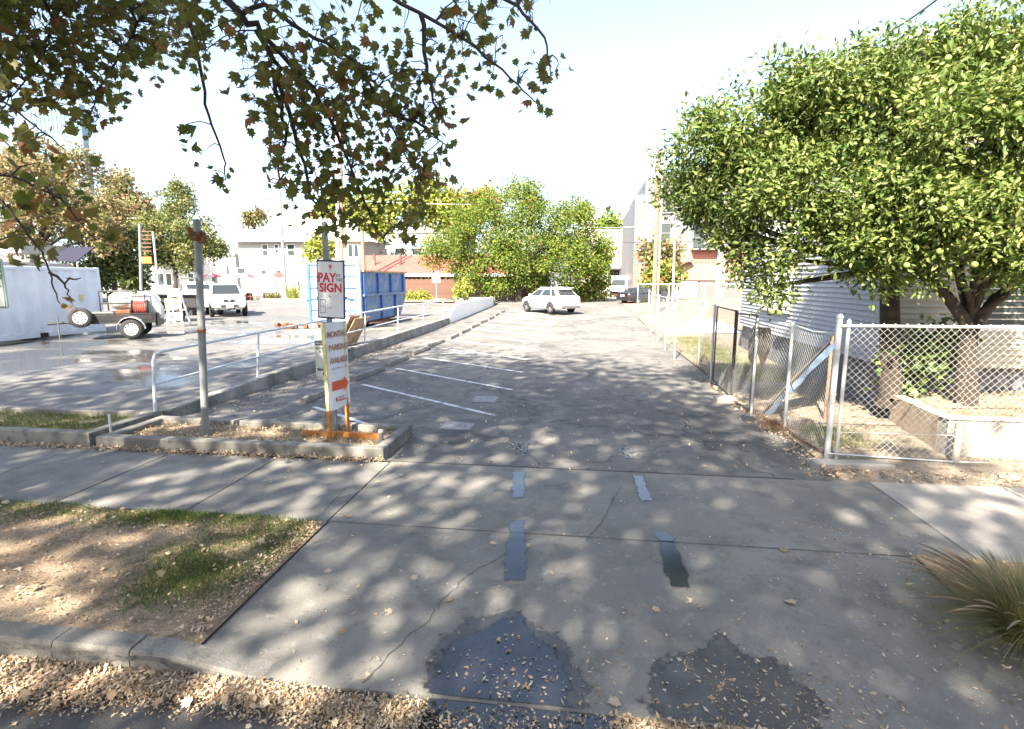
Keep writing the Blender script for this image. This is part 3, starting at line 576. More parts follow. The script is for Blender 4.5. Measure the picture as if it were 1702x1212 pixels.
mb = MB(); ringxz(mb, 0, .335, .008, .025, zf); mb.add([(-.018, zf, .322), (.018, zf, .322), (0, zf, .292)], [(0, 1, 2)]); mb.build('pin_logo', M['redprint'], pn)
text('PARK', .022, M['redprint'], pn, (0, zf, .28), FR)
mb = MB(); framexz(mb, -.175, -.085, -.345, -.145, .006, zf); mb.quad((-.155, zf, -.156), (-.105, zf, -.156), (-.105, zf, -.145), (-.155, zf, -.145)); mb.build('phone_outline', M['dkprint'], pn)
mb = MB(); ringxz(mb, -.02, -.235, .034, .046, zf); ringxz(mb, -.02, -.235, .008, .018, zf); mb.build('round_emblem', M['grprint'], pn)
mb = MB(); framexz(mb, -.07, .025, -.125, -.075, .003, zf); framexz(mb, .04, .13, -.125, -.075, .003, zf); mb.build('badge_outline', M['grprint'], pn)
text('Pay', .034, M['dkprint'], pn, (-.015, zf, -.1), FR); text('Pay', .03, M['grprint'], pn, (.085, zf, -.1), FR); text('TEXT', .02, M['dkprint'], pn, (-.125, zf, -.1), FR)
text('scan me', .018, M['dkprint'], pn, (-.13, zf, -.25), FR)
lp = MB().b2(-.19, .19, -.005, .005, -.29, .29).build('lower_panel', M['signgrey'], t, (at(545, 590, SGY).x - q.x - .0, -.045, at(550, 596, SGY).z - .06))
MB().b2(-.18, .18, -.0075, -.0055, .215, .275).build('header_band', M['dkprint'], lp)
for s, sz, z, x, al in [('PRIVATE PARKING', .042, .245, -.172, 'LEFT'), ('RESTRICTION', .045, .165, -.17, 'LEFT'), ('IS TOWED', .045, .115, -.12, 'LEFT'), ('OWNER', .045, .065, -.05, 'LEFT'), ('C.V.C.', .03, .015, -.0, 'LEFT'), ('22658', .03, -.02, -.02, 'LEFT'), ('Sac. Police', .026, -.055, -.04, 'LEFT'), ('Dept.', .026, -.09, -.04, 'LEFT'), ('RINCON', .055, -.175, -.165, 'LEFT'), ('452', .06, -.235, -.08, 'LEFT')]:
    text(s, sz, M['banner'] if z > .2 else M['dkprint'], lp, (x, -.0088, z), FR, al, bold=.001)
# wooden framed monthly parking sign
A = gp(549, 740); t = thing('wooden_sign', 'white monthly parking banner on yellow and orange wooden stakes', 'sign', (A.x, A.y, .08)); O = Vector((A.x, A.y, .08))
B = at(577, 728, A.y + .42) ; zt = at(549, 537, A.y).z - .08; zb = at(549, 683, A.y).z - .08
dv = Vector((B.x - A.x, .42, 0)); W_ = .5; dv = dv.normalized()
nrm = Vector((dv.y, -dv.x, 0)); 
MB().box((0, 0, (zb - .2) / 2), (.05, .05, zb + .2)).build('stake', M['orange'], t)
MB().box((0, 0, (zb + zt) / 2 + .002), (.05, .05, zt - zb)).build('stake_top', M['yellow'], t)
q = dv * .46; MB().box((q.x, q.y, (zb + .1) / 2 - .1), (.05, .05, zb + .3)).build('stake', M['orange'], t)
MB().box((q.x, q.y, (zb + zt) / 2 + .04), (.048, .048, zt - zb - .1)).build('stake_top', M['yellow'], t)
mb = MB(); mb.bar((-.55, .22, .03), (.75, .12, .05), .045, .09); mb.build('foot_board', M['orange'], t)
ang = math.atan2(dv.y, dv.x)
bn = MB(); nb = 10; vs = []
for i in range(nb + 1):
    u = i / nb
    for k in range(2): vs.append((u * .52 - .005, -.031 - .012 * math.sin(u * 6), (zb + .0, zt)[k] - .01 * math.sin(u * 5) * (1 - k)))
bn.add(vs, [(2 * i, 2 * i + 2, 2 * i + 3, 2 * i + 1) for i in range(nb)], True); bn.add([(x, y + .004, z) for x, y, z in vs], [(2 * i, 2 * i + 1, 2 * i + 3, 2 * i + 2) for i in range(nb)], True)
bo = bn.build('banner', M['banner'], t, (0, 0, 0), ang)
H_ = zt - zb; BY = -.0465
for s, z, sz, sx in [('MONTHLY', .86, .125, .85), ('PARKING', .71, .125, .9), ('AVAILABLE', .56, .125, .72)]: text(s, sz, M['brprint'], bo, (.26, BY, zb + H_ * z), FR, bold=.0035, sx=sx)
text('CALL 209-466-4175', .055, M['grprint'], bo, (.26, BY, zb + H_ * .47), FR, sx=.9)
za = zb + H_ * .27; mb = MB(); mb.add([(.06, BY, za - .07), (.36, BY, za - .07), (.36, BY, za - .12), (.47, BY, za), (.36, BY, za + .12), (.36, BY, za + .07), (.06, BY, za + .07)], [(0, 1, 2, 3, 4, 5, 6)]); mb.build('arrow', M['orprint'], bo)
mb = MB(); ringxz(mb, .15, zb + .15, .008, .026, BY); mb.add([(.13, BY, zb + .14), (.17, BY, zb + .14), (.15, BY, zb + .1)], [(0, 1, 2)]); mb.build('pin_logo', M['redprint'], bo)
text('PRIORITY', .042, M['dkprint'], bo, (.29, BY, zb + .165), FR); text('PARKING', .05, M['redprint'], bo, (.29, BY, zb + .12), FR, bold=.001)
# sign at the edge of the picture
t = thing('roadside_sign', 'white sign with green border and green letters cut by the frame edge', 'sign', (-6.62, 5.3, 0))
MB().tube([(-.34, .04, -.1), (-.34, .04, 3.0)], .028, 10).build('post', M['galv'], t)
e = at(8, 470, 5.3); x1 = e.x + 6.62
MB().b2(x1 - .46, x1, -.01, .01, e.z - .285, e.z + .265, .01).build('sign_panel', M['signgrey'], t)
mb = MB(); framexz(mb, x1 - .45, x1 - .008, e.z - .275, e.z + .255, .014, -.0125); mb.build('border', M['greenpr'], t)
for s, z, sz in [('R', .19, .085), ('G', .08, .13), ('n.', -.03, .06)]: text(s, sz, M['greenpr'], t, (x1 - .055, -.013, e.z + z), FR, bold=.002)
# white sign on a post by the board fence
p = at(725, 461, 50); t = thing('white_sign', 'blank white square sign on thin post before the board fence', 'sign', (p.x, p.y, .45))
MB().tube([(0, 0, 0), (0, 0, p.z + .3)], .04, 8).build('post', M['galv'], t); MB().b2(-.38, .38, -.06, -.045, p.z - .95, p.z + .1, .01).build('sign_panel', M['white'], t)

# ================================================================== WHEEL STOPS
def stopmesh():
    mb = MB(); secs = []
    for i in range(9):
        y = -.86 + 1.72 * i / 8; e = 1 if 0 < i < 8 else .8
        secs.append([Vector((x * e, y, z * (e if z > .02 else 1) + random.uniform(-.006, .006))) for x, z in [(-.1, -.03), (.1, -.03), (.1, .05), (.065, .125), (-.065, .125), (-.1, .05)]])
    return mb.loft(secs, False).mesh('wheel_stop', M['kerb'])
ORD = ['first', 'second', 'third', 'fourth', 'fifth', 'sixth', 'seventh', 'eighth', 'ninth', 'tenth', 'eleventh', 'twelfth', 'thirteenth']
sms = [stopmesh() for _ in range(3)]
for i in range(12):
    y = 11.1 + 2.4 * i + random.uniform(-.08, .08)
    o = place('wheel_stop', sms[i % 3], None, (-5.65 + random.uniform(-.06, .06), y, zr(y) - .015), R(random.uniform(-4, 2)))
    tag(o, ORD[i] + ' grey concrete wheel stop from the sign planter, beside the retaining wall', 'wheel stop', 'wheel stops along the retaining wall')
for i, (x, y) in enumerate([(636, 547), (682, 531), (722, 519)]):
    p = gp(x, y, .42); o = place('wheel_stop', sms[i % 3], None, (p.x, p.y, zl(p.y)), R(-50))
    tag(o, ['nearest', 'middle', 'farthest'][i] + ' wheel stop in the upper car park beyond the handrail', 'wheel stop', 'wheel stops in the upper car park')

# ================================================================== CHAIN LINK FENCES
def chain(mb, a, b, z0, z1, s=.096, r=.0016, sag=0.0):
    a, b = Vector(a), Vector(b); d = b - a; L = d.length; u = d.normalized(); n = Vector((-u.y, u.x, 0)); H = z1 - z0; k = int((L + H) / s) + 1
    def P(x, z, off): return a + u * x + Vector((0, 0, z0 + z - sag * math.sin(math.pi * x / L) * z / H)) + n * off
    for sgn in (1, -1):
        for i in range(-int(H / s) - 1, int(L / s) + 2):
            x0 = i * s; pts = []
            xa, xb = x0, x0 + H
            ca, cb = max(0, xa), min(L, xb)
            if cb - ca < .02: continue
            m = 3 if sag else 2
            for j in range(m):
                x = ca + (cb - ca) * j / (m - 1); z = (x - x0) if sgn > 0 else H - (x - x0); pts.append(P(x, z, .002 * sgn))
            mb.tube(pts, r, 3, False, False)
    return mb
def fence_post(par, O, x, y, z0, z1, r, mt='galv', cap=True):
    mb = MB().tube([Vector((x, y, z0)) - O, Vector((x, y, z1)) - O], r, 10)
    o = mb.build('post', M[mt], par)
    if cap: MB().lathe([(r * 1.15, -.03), (r * 1.15, 0), (r * .7, .025), (0.001, .035)], 10).build('cap', M[mt], o, Vector((x, y, z1)) - O)
    return o
O = Vector((3.46, 7.8, 0)); t = thing('chain_link_fence', 'tall galvanised chain link fence facing the pavement', 'fence', O)
fx = [3.50, 5.02, 7.3, 9.6, 12.0]
fence_post(t, O, 3.42, 7.8, -.05, 2.02, .038); fence_post(t, O, 3.53, 7.78, -.05, 1.95, .024)
for x in fx[1:]: fence_post(t, O, x, 7.75, -.05, 1.9 if x != 5.02 else .62, .034 if x != 5.02 else .045, 'galv' if x != 5.02 else 'conc2', x != 5.02)
for i, (a, b) in enumerate(zip(fx[:-1], fx[1:])):
    stuff(chain(MB(), Vector((a, 7.76, 0)) - O, Vector((b, 7.75, 0)) - O, .1, 1.88).build('chain_link_mesh', M['wire'], t))
MB().tube([Vector((3.42, 7.76, 1.89)) - O, Vector((12, 7.75, 1.9)) - O], .021, 8).build('top_rail', M['galv'], t)
MB().tube([Vector((3.42, 7.76, .11)) - O, Vector((5, 7.74, .07)) - O, Vector((12, 7.74, .07)) - O], .014, 8).build('bottom_rail', M['galv'], t)
MB().tube([Vector((3.5, 7.77, .42)) - O, Vector((5.0, 7.77, .43)) - O], .006, 6).build('tension_wire', M['galv'], t)
for z in (.4, .95, 1.5): MB().lathe([(.045, -.015), (.045, .015)], 10).build('band', M['galv'], t, (-.04, 0, z))
mb = MB()
for i in range(60): x = 3.5 + i * .142; mb.tube([Vector((x, 7.76, 1.88)) - O, Vector((x + .03, 7.76, 1.925)) - O, Vector((x + .06, 7.76, 1.88)) - O], .006, 4, False)
stuff(mb.build('tie_wires', M['galv'], t))
sp = [(3.46, 7.85), (3.39, 9.35), (3.16, 10.4)]
O = Vector((3.4, 8.5, 0)); t = thing('chain_link_fence', 'short run of chain link fence turning back from the pavement corner', 'fence', O)
for i, (x, y) in enumerate(sp[1:]): fence_post(t, O, x, y, -.05, 1.78, .026, 'galv')
for (a, b) in zip(sp[:-1], sp[1:]): stuff(chain(MB(), Vector((*a, 0)) - O, Vector((*b, 0)) - O, .06, 1.76, .085, .0016, .06).build('chain_link_mesh', M['wirem'], t))
MB().tube([Vector((x, y, 1.78 - .05 * (i == 1))) - O for i, (x, y) in enumerate([(3.46, 7.85), (3.43, 8.6), (3.39, 9.35), (3.16, 10.4)])], .012, 6).build('top_wire', M['galv'], t)
MB().tube([Vector((x, y, .06)) - O for x, y in [(3.46, 7.85), (3.36, 8.6), (3.39, 9.35), (3.2, 10.4)]], .012, 6).build('bottom_rail', M['rust'], t)
# black framed gate leaf and panel
gt = [(3.16, 10.4), (3.13, 11.7), (3.2, 13.7)]
for i, (a, b, lab) in enumerate([(gt[0], gt[1], 'black framed chain link gate leaf nearer the pavement'), (gt[1], gt[2], 'black framed chain link gate leaf deeper in the side fence')]):
    O = Vector((*a, 0)); t = thing('gate_leaf', lab, 'gate', O); dx = Vector((b[0] - a[0], b[1] - a[1], 0)); u = dx.normalized(); g0, g1 = u * .06, dx - u * .06
    for p in (g0, g1): MB().tube([p + Vector((0, 0, .05)), p + Vector((0, 0, 1.88))], .02, 8).build('upright', M['gateblk'], t)
    for z in (.06, 1.86): MB().tube([g0 + Vector((0, 0, z)), g1 + Vector((0, 0, z - .05 * (i == 0)))], .017, 8).build('crossbar', M['gateblk'], t)
    stuff(chain(MB(), g0, g1, .07, 1.85, .085, .0015).build('chain_link_mesh', M['wirem'], t))
sp = [(3.2, 13.9), (3.38, 16.3), (2.92, 17.7), (2.95, 20), (3.0, 22.4), (3.1, 25.5), (3.3, 28.5)]
O = Vector((3.2, 13.9, 0)); t = thing('chain_link_fence', 'long sagging chain link fence along the right side of the car park', 'fence', O)
for i, (x, y) in enumerate(sp): fence_post(t, O, x, y, -.05, 1.88 + zr(y), .03)
for (a, b) in zip(sp[:-1], sp[1:]):
    s = .09 if a[1] < 18 else .13
    stuff(chain(MB(), Vector((*a, 0)) - O, Vector((*b, 0)) - O, .06 + zr(a[1]), 1.85 + zr(a[1]), s, .0012 if a[1] < 18 else .0010, .05).build('chain_link_mesh', M['wirefar'], t))
MB().tube([Vector((x, y, 1.86 + zr(y))) - O for x, y in sp], .018, 6).build('top_rail', M['galv'], t)
O = Vector((5.2, 36, 0)); t = thing('chain_link_fence', 'white topped chain link fence crossing the back of the side yard', 'fence', O)
bx = [3.45, 5.4, 7.6, 9.8, 12.0, 15]
for x in bx: fence_post(t, O, x, 36, 0, 2.0 + zr(36), .03)
for a, b in zip(bx[:-1], bx[1:]): stuff(chain(MB(), Vector((a, 36, 0)) - O, Vector((b, 36, 0)) - O, .1 + zr(36), 1.95 + zr(36), .16, .0025).build('chain_link_mesh', M['wirefar'], t))
MB().tube([Vector((3.45, 36, 2.22)) - O, Vector((15, 36, 2.22)) - O], .03, 6).build('top_rail', M['white'], t)
# concrete footings
for x, y, sx, sy, lab in [(3.62, 7.52, 1.0, .2, 'long pale concrete footing at the foot of the corner fence post'), (2.98, 11.55, .42, .3, 'small loose concrete block at the foot of the gate')]:
    tag(MB().b2(-sx / 2, sx / 2, -sy / 2, sy / 2, -.08, .09, .02).build('concrete_block', M['conc2'], None, (x, y, .0), R(2)), lab, 'concrete block')
# retaining wall of the raised bed
t = thing('bed_wall', 'low tan retaining wall round the raised bed behind the fence', 'wall', (5.05, 7.9, 0))
MB().b2(0, 9, .12, .32, -.1, .58, .015).build('front_section', M['conc2'], t)
secs = []
for j in range(6):
    k = j / 5; x = 0.0 + .28 * k; y = .33 + 1.75 * k; zt = .58 - .05 * k
    secs.append([Vector((x, y, -.1)), Vector((x + .2, y, -.1)), Vector((x + .2, y, zt)), Vector((x, y, zt))])
MB().loft(secs, False).build('return_section', M['tan'], t)
MB().b2(-.02, 9, .10, .34, .582, .60, .006).build('cap', M['conc2'], t)
struct(grid('raised_bed', 5.26, 14, 30, 8.2, 10.75, 12, lambda x, y: .5 + .03 * nz2(x, y, 3), M['soil']))

# ================================================================== HOUSE ON THE RIGHT
HX, HY = 5.55, 10.75
t = thing('grey_house', 'grey white clapboard house behind the citrus tree', 'house', (HX, HY, 0)); 
MB().b2(.04, 9, .04, 9.5, .9, 6.49).build('wall_core', M['siding'], t)
MB().b2(.1, 9, .1, 9.5, -.1, .9).build('foundation', M['found'], t)
def boardmesh(L, along):
    mb = MB(); secs = []
    for l in (0, L):
        if along == 'y': secs.append([Vector((.035, l, 0)), Vector((-.036, l, 0)), Vector((-.002, l, .108)), Vector((.035, l, .108))])
        else: secs.append([Vector((l, .035, 0)), Vector((l, .035, .108)), Vector((l, -.002, .108)), Vector((l, -.036, 0))])
    return mb.loft(secs, False)
by = boardmesh(9.4, 'y').mesh('clapboard', M['siding']); bxm = boardmesh(8.9, 'x').mesh('clapboard', M['sidingb'])
for i in range(51):
    place('clapboard', by, t, (0, .06, .93 + i * .108)); place('clapboard', bxm, t, (.06, 0, .93 + i * .108))
MB().b2(-.035, .09, -.035, .09, .88, 6.48, .005).build('corner_board', M['siding'], t)
for (y0, y1, z0, z1) in [(4.9, 5.85, 1.75, 3.9), (6.1, 7.0, 1.75, 3.9), (4.9, 5.9, 4.9, 6.4)]:
    wdo = MB().b2(-.03, .02, y0, y1, z0, z1).build('window', M['wglass'], t)
    mb = MB()
    for a, b, c_, d in [(y0 - .11, y0, z0 - .1, z1 + .1), (y1, y1 + .11, z0 - .1, z1 + .1), (y0, y1, z1, z1 + .14), (y0, y1, (z0 + z1) / 2 - .03, (z0 + z1) / 2 + .03)]: mb.b2(-.06, .0, a, b, c_, d)
    mb.build('frame', M['white'], wdo); MB().b2(-.12, .0, y0 - .14, y1 + .14, z0 - .16, z0 - .101).build('sill', M['sidingb'], wdo)
    MB().b2(-.045, -.034, y0 + .06, y1 - .3, z0 + .03, (z0 + z1) / 2 - .05).build('curtain', M['white'], wdo)
for (x0, x1, z0, z1) in [(1.5, 2.4, 1.7, 3.3), (4.0, 4.9, 1.7, 3.3)]:
    wdo = MB().b2(x0, x1, -.03, .02, z0, z1).build('window', M['wglass'], t); mb = MB(); framexz(mb, x0 - .1, x1 + .1, z0 - .1, z1 + .1, .1, -.04); mb.build('frame', M['white'], wdo)
rf = MB(); rf.add([(-.3, -.3, 6.5), (9.5, -.3, 6.5), (9.5, 9.9, 6.5), (-.3, 9.9, 6.5), (4.5, 4.0, 7.9), (4.5, 6, 7.9)], [(0, 1, 4), (1, 2, 5, 4), (2, 3, 5), (3, 0, 4, 5), (3, 2, 1, 0)]); rf = rf.build('roof', M['roofg'], t)
MB().b2(-.32, 9.5, -.34, -.305, 6.4, 6.55).build('fascia', M['siding'], rf); MB().b2(-.34, -.305, -.3, 9.9, 6.4, 6.55).build('fascia', M['siding'], rf)
# lean-to board with blue tarp behind the corner
t = thing('leaning_board', 'dark plywood sheet with blue tarp leaning behind the fence corner', 'board', (4.1, 9.9, .05))
mb = MB(); a, b = Vector((-.75, .5, .0)), Vector((.15, .0, 1.45)); w = Vector((.35, .75, 0)); 
mb.add([a, a + w, b + w, b], [(0, 1, 2, 3)]); mb.add([p + Vector((.02, -.02, -.02)) for p in (a, a + w, b + w, b)], [(3, 2, 1, 0)]); mb.build('sheet', M['tarpb'], t)
mb = MB(); vs = []; 
for i in range(9):
    k = i / 8; p = a + (b - a) * k; q = .05 + .03 * math.sin(i * 2.1); vs += [p + Vector((-.0, -.03 - .04 * math.sin(i * 1.7), -.05)), p + Vector((.05 + q * .4, -.05, -.07 - q * .6))]
mb.add(vs, [(2 * i, 2 * i + 1, 2 * i + 3, 2 * i + 2) for i in range(8)], True); mb.build('tarp', mat('dull_tarp', (.09, .14, .22), .6, var=.5, vscale=5), t)
MB().tube([(.16, .03, -.05), (.16, .03, 1.5)], .03, 6).build('prop', M['wood'], t)
# tattered brown cloth on the gate, blue tarp heap further back
t = thing('hanging_cloth', 'tattered brown cloth hanging inside the gate', 'cloth', (3.45, 10.6, 0)); mb = MB(); vs = []
for i in range(12):
    k = i / 11; 
    for j in range(5): vs.append((.05 * math.sin(i * 1.3 + j), k * 1.15, 1.62 - j * (.16 + .05 * math.sin(i * 2.2)) - .08 * k))
mb.add(vs, [(i * 5 + j, i * 5 + j + 1, (i + 1) * 5 + j + 1, (i + 1) * 5 + j) for i in range(11) for j in range(4)], True); mb.build('drape', M['tarpb'], t)
t = thing('tarp_heap', 'crumpled blue and white tarp heap deep in the side yard', 'tarp', (5.7, 26.5, .1))
mb = MB(); vs = []; nx, ny = 14, 8
for i in range(nx + 1):
    for j in range(ny + 1):
        x, y = i / nx, j / ny; e = math.sin(math.pi * x) * math.sin(math.pi * y); vs.append((x * 3.2 - 1.6, y * 1.8 - .9, e * (.45 + .2 * math.sin(i * 2.1 + j)) + .02))
mb.add(vs, [(i * (ny + 1) + j, (i + 1) * (ny + 1) + j, (i + 1) * (ny + 1) + j + 1, i * (ny + 1) + j + 1) for i in range(nx) for j in range(ny)]); mb.build('tarp_sheet', mat('faded_tarp', (.36, .42, .5), .6, var=.4, vscale=2), t)

# ================================================================== VEHICLES  (local +x forward, y left)
def bodysec(x, zb, zt, w, r=.1):
    h = zt - zb; half = [(w * .86, zb), (w * .97, zb + h * .18), (w, zb + h * .5), (w * .975, zb + h * .82), (w * .90, zt - .015), (w * .72, zt + .012)]
    return [Vector((x, y, z)) for y, z in half] + [Vector((x, -y, z)) for y, z in reversed(half)]
_wm = {}
def wheel(par, x, y, r, w, side, spokes=5, dark=False):
    key = (r, w, spokes, dark)
    if key not in _wm:
        rx = Matrix.Rotation(R(-90), 3, 'X')      # axis -> +y
        ty = MB().lathe([(r * .62, -w / 2), (r * .9, -w / 2), (r, -w / 2 + .03), (r, w / 2 - .03), (r * .9, w / 2), (r * .62, w / 2)], 26, rx).mesh('tyre', M['rubber'])
        rm = MB(); rm.lathe([(.001, w / 2 - .05), (r * .6, w / 2 - .06)], 20, rx); back = rm.mesh('rim_back', M['cargrey'])
        s = MB(); s.lathe([(r * .56, w / 2 - .012), (r * .64, w / 2 - .002), (r * .64, w / 2 - .05)], 26, rx); s.lathe([(.001, w / 2 - .004), (r * .14, w / 2 - .008), (r * .15, w / 2 - .04)], 12, rx)
        for k in range(spokes):
            a = 2 * math.pi * k / spokes; m = Matrix.Rotation(a, 3, 'Y'); s.box(m @ Vector((r * .36, w / 2 - .02, 0)), (r * .46, .02, r * .2), m)
        _wm[key] = (ty, back, s.mesh('rim', M['white'] if dark else M['chrome']))
    wo = bpy.data.objects.new('wheel', None); COL.objects.link(wo); wo.parent = par; wo.location = (x, y, r); wo.rotation_euler.z = 0 if side > 0 else math.pi
    for nme, me in zip(('tyre', 'rim_back', 'rim'), _wm[key]): place(nme, me, wo)
def arch(par, x, y, r, side):
    n = 18; vs = [(x, y, r)] + [(x + (r * 1.16) * math.cos(math.pi * i / n * 1.12 - .19), y, r + (r * 1.16) * math.sin(math.pi * i / n * 1.12 - .19)) for i in range(n + 1)]
    MB().add(vs, [(0, i + 1, i + 2) if side < 0 else (0, i + 2, i + 1) for i in range(n)]).build('wheel_arch', M['dark'], par)
def car(name, label, cat, loc, rz, paint, st, gh, wh, extras=None, group=None, split=(.45,), pillars=True):
    t = thing(name, label, cat, loc, rz, group)
    MB().loft([bodysec(*s) for s in st]).build('body', paint, t)
    xr, xf, xr2, xf2, zb, zt, wb, wt = gh
    def P(u, v, s):            # u 0 rear..1 front at height v
        x = (xr + (xr2 - xr) * v) * (1 - u) + (xf + (xf2 - xf) * v) * u; w = wb + (wt - wb) * v; return Vector((x, s * w, zb + (zt - zb) * v))
    secs = []
    for v in (0, .5, .93, 1.0):
        ins = 0 if v < 1 else .1
        a = [P(0, v, -1), P(1, v, -1), P(1, v, 1), P(0, v, 1)]
        if ins: c = sum(a, Vector()) / 4; a = [Vector((c.x + (q.x - c.x) * .92, q.y * .86, q.z + .015)) for q in a]
        ring = []
        for i in range(4):
            q0, q1, q2 = a[i - 1], a[i], a[(i + 1) % 4]; ring += [q1 + (q0 - q1).normalized() * .09, q1 + (q2 - q1).normalized() * .09]
        secs.append(ring)
    MB().loft(secs).build('cabin', paint, t)
    def glass(nm, corners, off):
        c = sum(corners, Vector()) / 4; n = (corners[1] - corners[0]).cross(corners[3] - corners[0]).normalized()
        if n.dot(c - Vector(((xr + xf) / 2, 0, zb))) < 0: n = -n
        q = [p + n * off for p in corners]; mb = MB(); mb.add(q + [p - n * .02 for p in q], [(0, 1, 2, 3), (4, 5, 1, 0), (5, 6, 2, 1), (6, 7, 3, 2), (7, 4, 0, 3)]); return mb.build(nm, M['glass'], t)
    ed = [.05] + list(split) + [.95]
    for s in (-1, 1):
        for u0, u1 in zip(ed[:-1], ed[1:]): glass('side_window', [P(u0 + .012, .1, s), P(u1 - .012, .1, s), P(u1 - .012, .86, s), P(u0 + .012 + .02, .86, s)], .008)
    glass('windscreen', [P(1, .08, -.86), P(1, .08, .86), P(1, .9, .86), P(1, .9, -.86)], .008)
    glass('rear_window', [P(0, .12, -.82), P(0, .12, .82), P(0, .86, .8), P(0, .86, -.8)], .008)
    xa, xb, r, wy = wh
    for x in (xa, xb):
        for s in (-1, 1): arch(t, x, s * (wy + .012), r, s); wheel(t, x, s * (wy - .09), r, .22, s, 5)
    for s in (-1, 1): MB().box((xf - .35, s * (wb + .1), zb + .1), (.12, .2, .13), None, .03).build('mirror', M['carb'] if paint != M['carw'] else M['carw'], t)
    return t
# white SUV
SV = gp(920, 521.5, .24); h = R(131); SVL = (SV.x - .35, SV.y + .95, zr(39))
t = car('white_suv', 'white SUV parked nose to the parapet wall under the tree', 'car', SVL, h, M['carw'],
    [(-2.34, .5, 1.0, .74), (-2.28, .36, 1.12, .85), (-2.0, .30, 1.17, .92), (-1.2, .26, 1.14, .94), (0, .26, 1.10, .94), (1.0, .26, 1.07, .94), (1.35, .27, 1.06, .93), (1.8, .3, 1.0, .91), (2.1, .34, .9, .84), (2.28, .40, .78, .74), (2.35, .46, .66, .6)],
    (-2.12, 1.25, -1.5, .3, 1.08, 1.66, .89, .68), (1.42, -1.3, .37, .94), split=(.24, .60))
for s in (-1, 1):
    MB().box((-2.16, s * .79, .98), (.34, .16, .13), Matrix.Rotation(s * .35, 3, 'Z'), .03).build('tail_light', M['red'], t)
    MB().box((2.12, s * .66, .78), (.3, .2, .12), Matrix.Rotation(-s * .5, 3, 'Z'), .03).build('headlight', M['lamp'], t)
    MB().box((-2.32, s * .42, .36), (.12, .14, .05), None, .01).build('exhaust_tip', M['chrome'], t)
    MB().box((-.15, s * .945, .30), (2.0, .03, .1), None, .01).build('sill_trim', M['cargrey'], t)
    for x in (-.95, .05): MB().box((x, s * .95, .86), (.18, .02, .035), None, .005).build('door_handle', M['carw'], t)
    MB().tube([(-1.3, s * .6, 1.72), (.2, s * .6, 1.72)], .018, 6).build('roof_rail', M['chrome'], t)
MB().box((-2.31, 0, .45), (.14, 1.5, .2), None, .04).build('rear_bumper', M['cargrey'], t); MB().box((-2.36, 0, .82), (.02, .5, .13)).build('number_plate', M['lamp'], t); MB().box((-1.78, 0, 1.68), (.25, 1.2, .03), None, .01).build('spoiler', M['carw'], t)
# black sedan
t = car('black_sedan', 'black sedan with bright alloy wheels near the end of the car park', 'car', (gp(1045, 505, .42).x + 1.3, gp(1045, 505, .42).y + .6, .42), math.atan2(.62, .78), M['carb'],
    [(-2.48, .45, .9, .72), (-2.42, .32, .98, .84), (-2.0, .26, 1.0, .9), (-1.0, .22, .95, .92), (.2, .22, .93, .92), (1.2, .22, .92, .91), (1.9, .26, .86, .86), (2.35, .34, .74, .74), (2.48, .42, .64, .6)],
    (-1.75, 1.15, -1.05, .3, .93, 1.42, .86, .62), (1.5, -1.45, .33, .92), split=(.48,))
for s in (-1, 1):
    MB().box((-2.42, s * .62, .78), (.1, .38, .16), Matrix.Rotation(s * .2, 3, 'Z'), .02).build('tail_light', M['red'], t); MB().box((2.36, s * .55, .66), (.12, .4, .14), None, .03).build('headlight', M['lamp'], t)
MB().box((-2.47, 0, .74), (.03, .48, .14)).build('number_plate', M['lamp'], t)
# white pickup facing the camera
PX = gp(380, 526, .42); hd = math.atan2(-.86, .5)
t = car('white_pickup', 'white pickup truck facing the street on the wet asphalt', 'pickup', (PX.x - 1.25, PX.y + 1.55, .41), R(-50), M['carw'],
    [(-2.75, .6, 1.2, .84), (-2.65, .5, 1.26, .92), (-1.5, .46, 1.26, .94), (0, .44, 1.22, .94), (1.0, .44, 1.2, .94), (1.6, .46, 1.2, .93), (2.3, .48, 1.14, .9), (2.58, .5, 1.08, .86), (2.68, .56, .98, .8)],
    (-1.05, 1.3, -.95, .62, 1.2, 1.86, .88, .72), (1.75, -1.65, .39, .94), split=(.48,))
G = 2.69
MB().box((G - .03, 0, .92), (.06, .56, .2), None, .02).build('grille', M['dark'], t); MB().box((G + .005, 0, .93), (.02, .14, .1), None, .02).build('grille_emblem', M['chrome'], t)
for s in (-1, 1):
    MB().box((G - .05, s * .36, .92), (.06, .12, .18), Matrix.Rotation(s * .25, 3, 'X')).build('grille_slot', M['dark'], t)
    MB().box((G - .13, s * .66, .94), (.14, .3, .2), Matrix.Rotation(-s * .3, 3, 'Z'), .04).build('headlight', M['lamp'], t); MB().box((G - .02, s * .62, .6), (.06, .14, .1), None, .02).build('fog_lamp', M['lamp'], t)
MB().box((G - .02, 0, .64), (.08, .9, .12), None, .02).build('air_intake', M['dark'], t); MB().box((G + .035, 0, .6), (.02, .34, .15)).build('number_plate', M['white'], t); MB().box((G - .12, 0, .46), (.2, 1.3, .1), None, .03).build('skid_plate', M['cargrey'], t)
MB().box((-1.85, 0, 1.3), (1.5, 1.6, .06)).build('bed_rim', M['dark'], t)
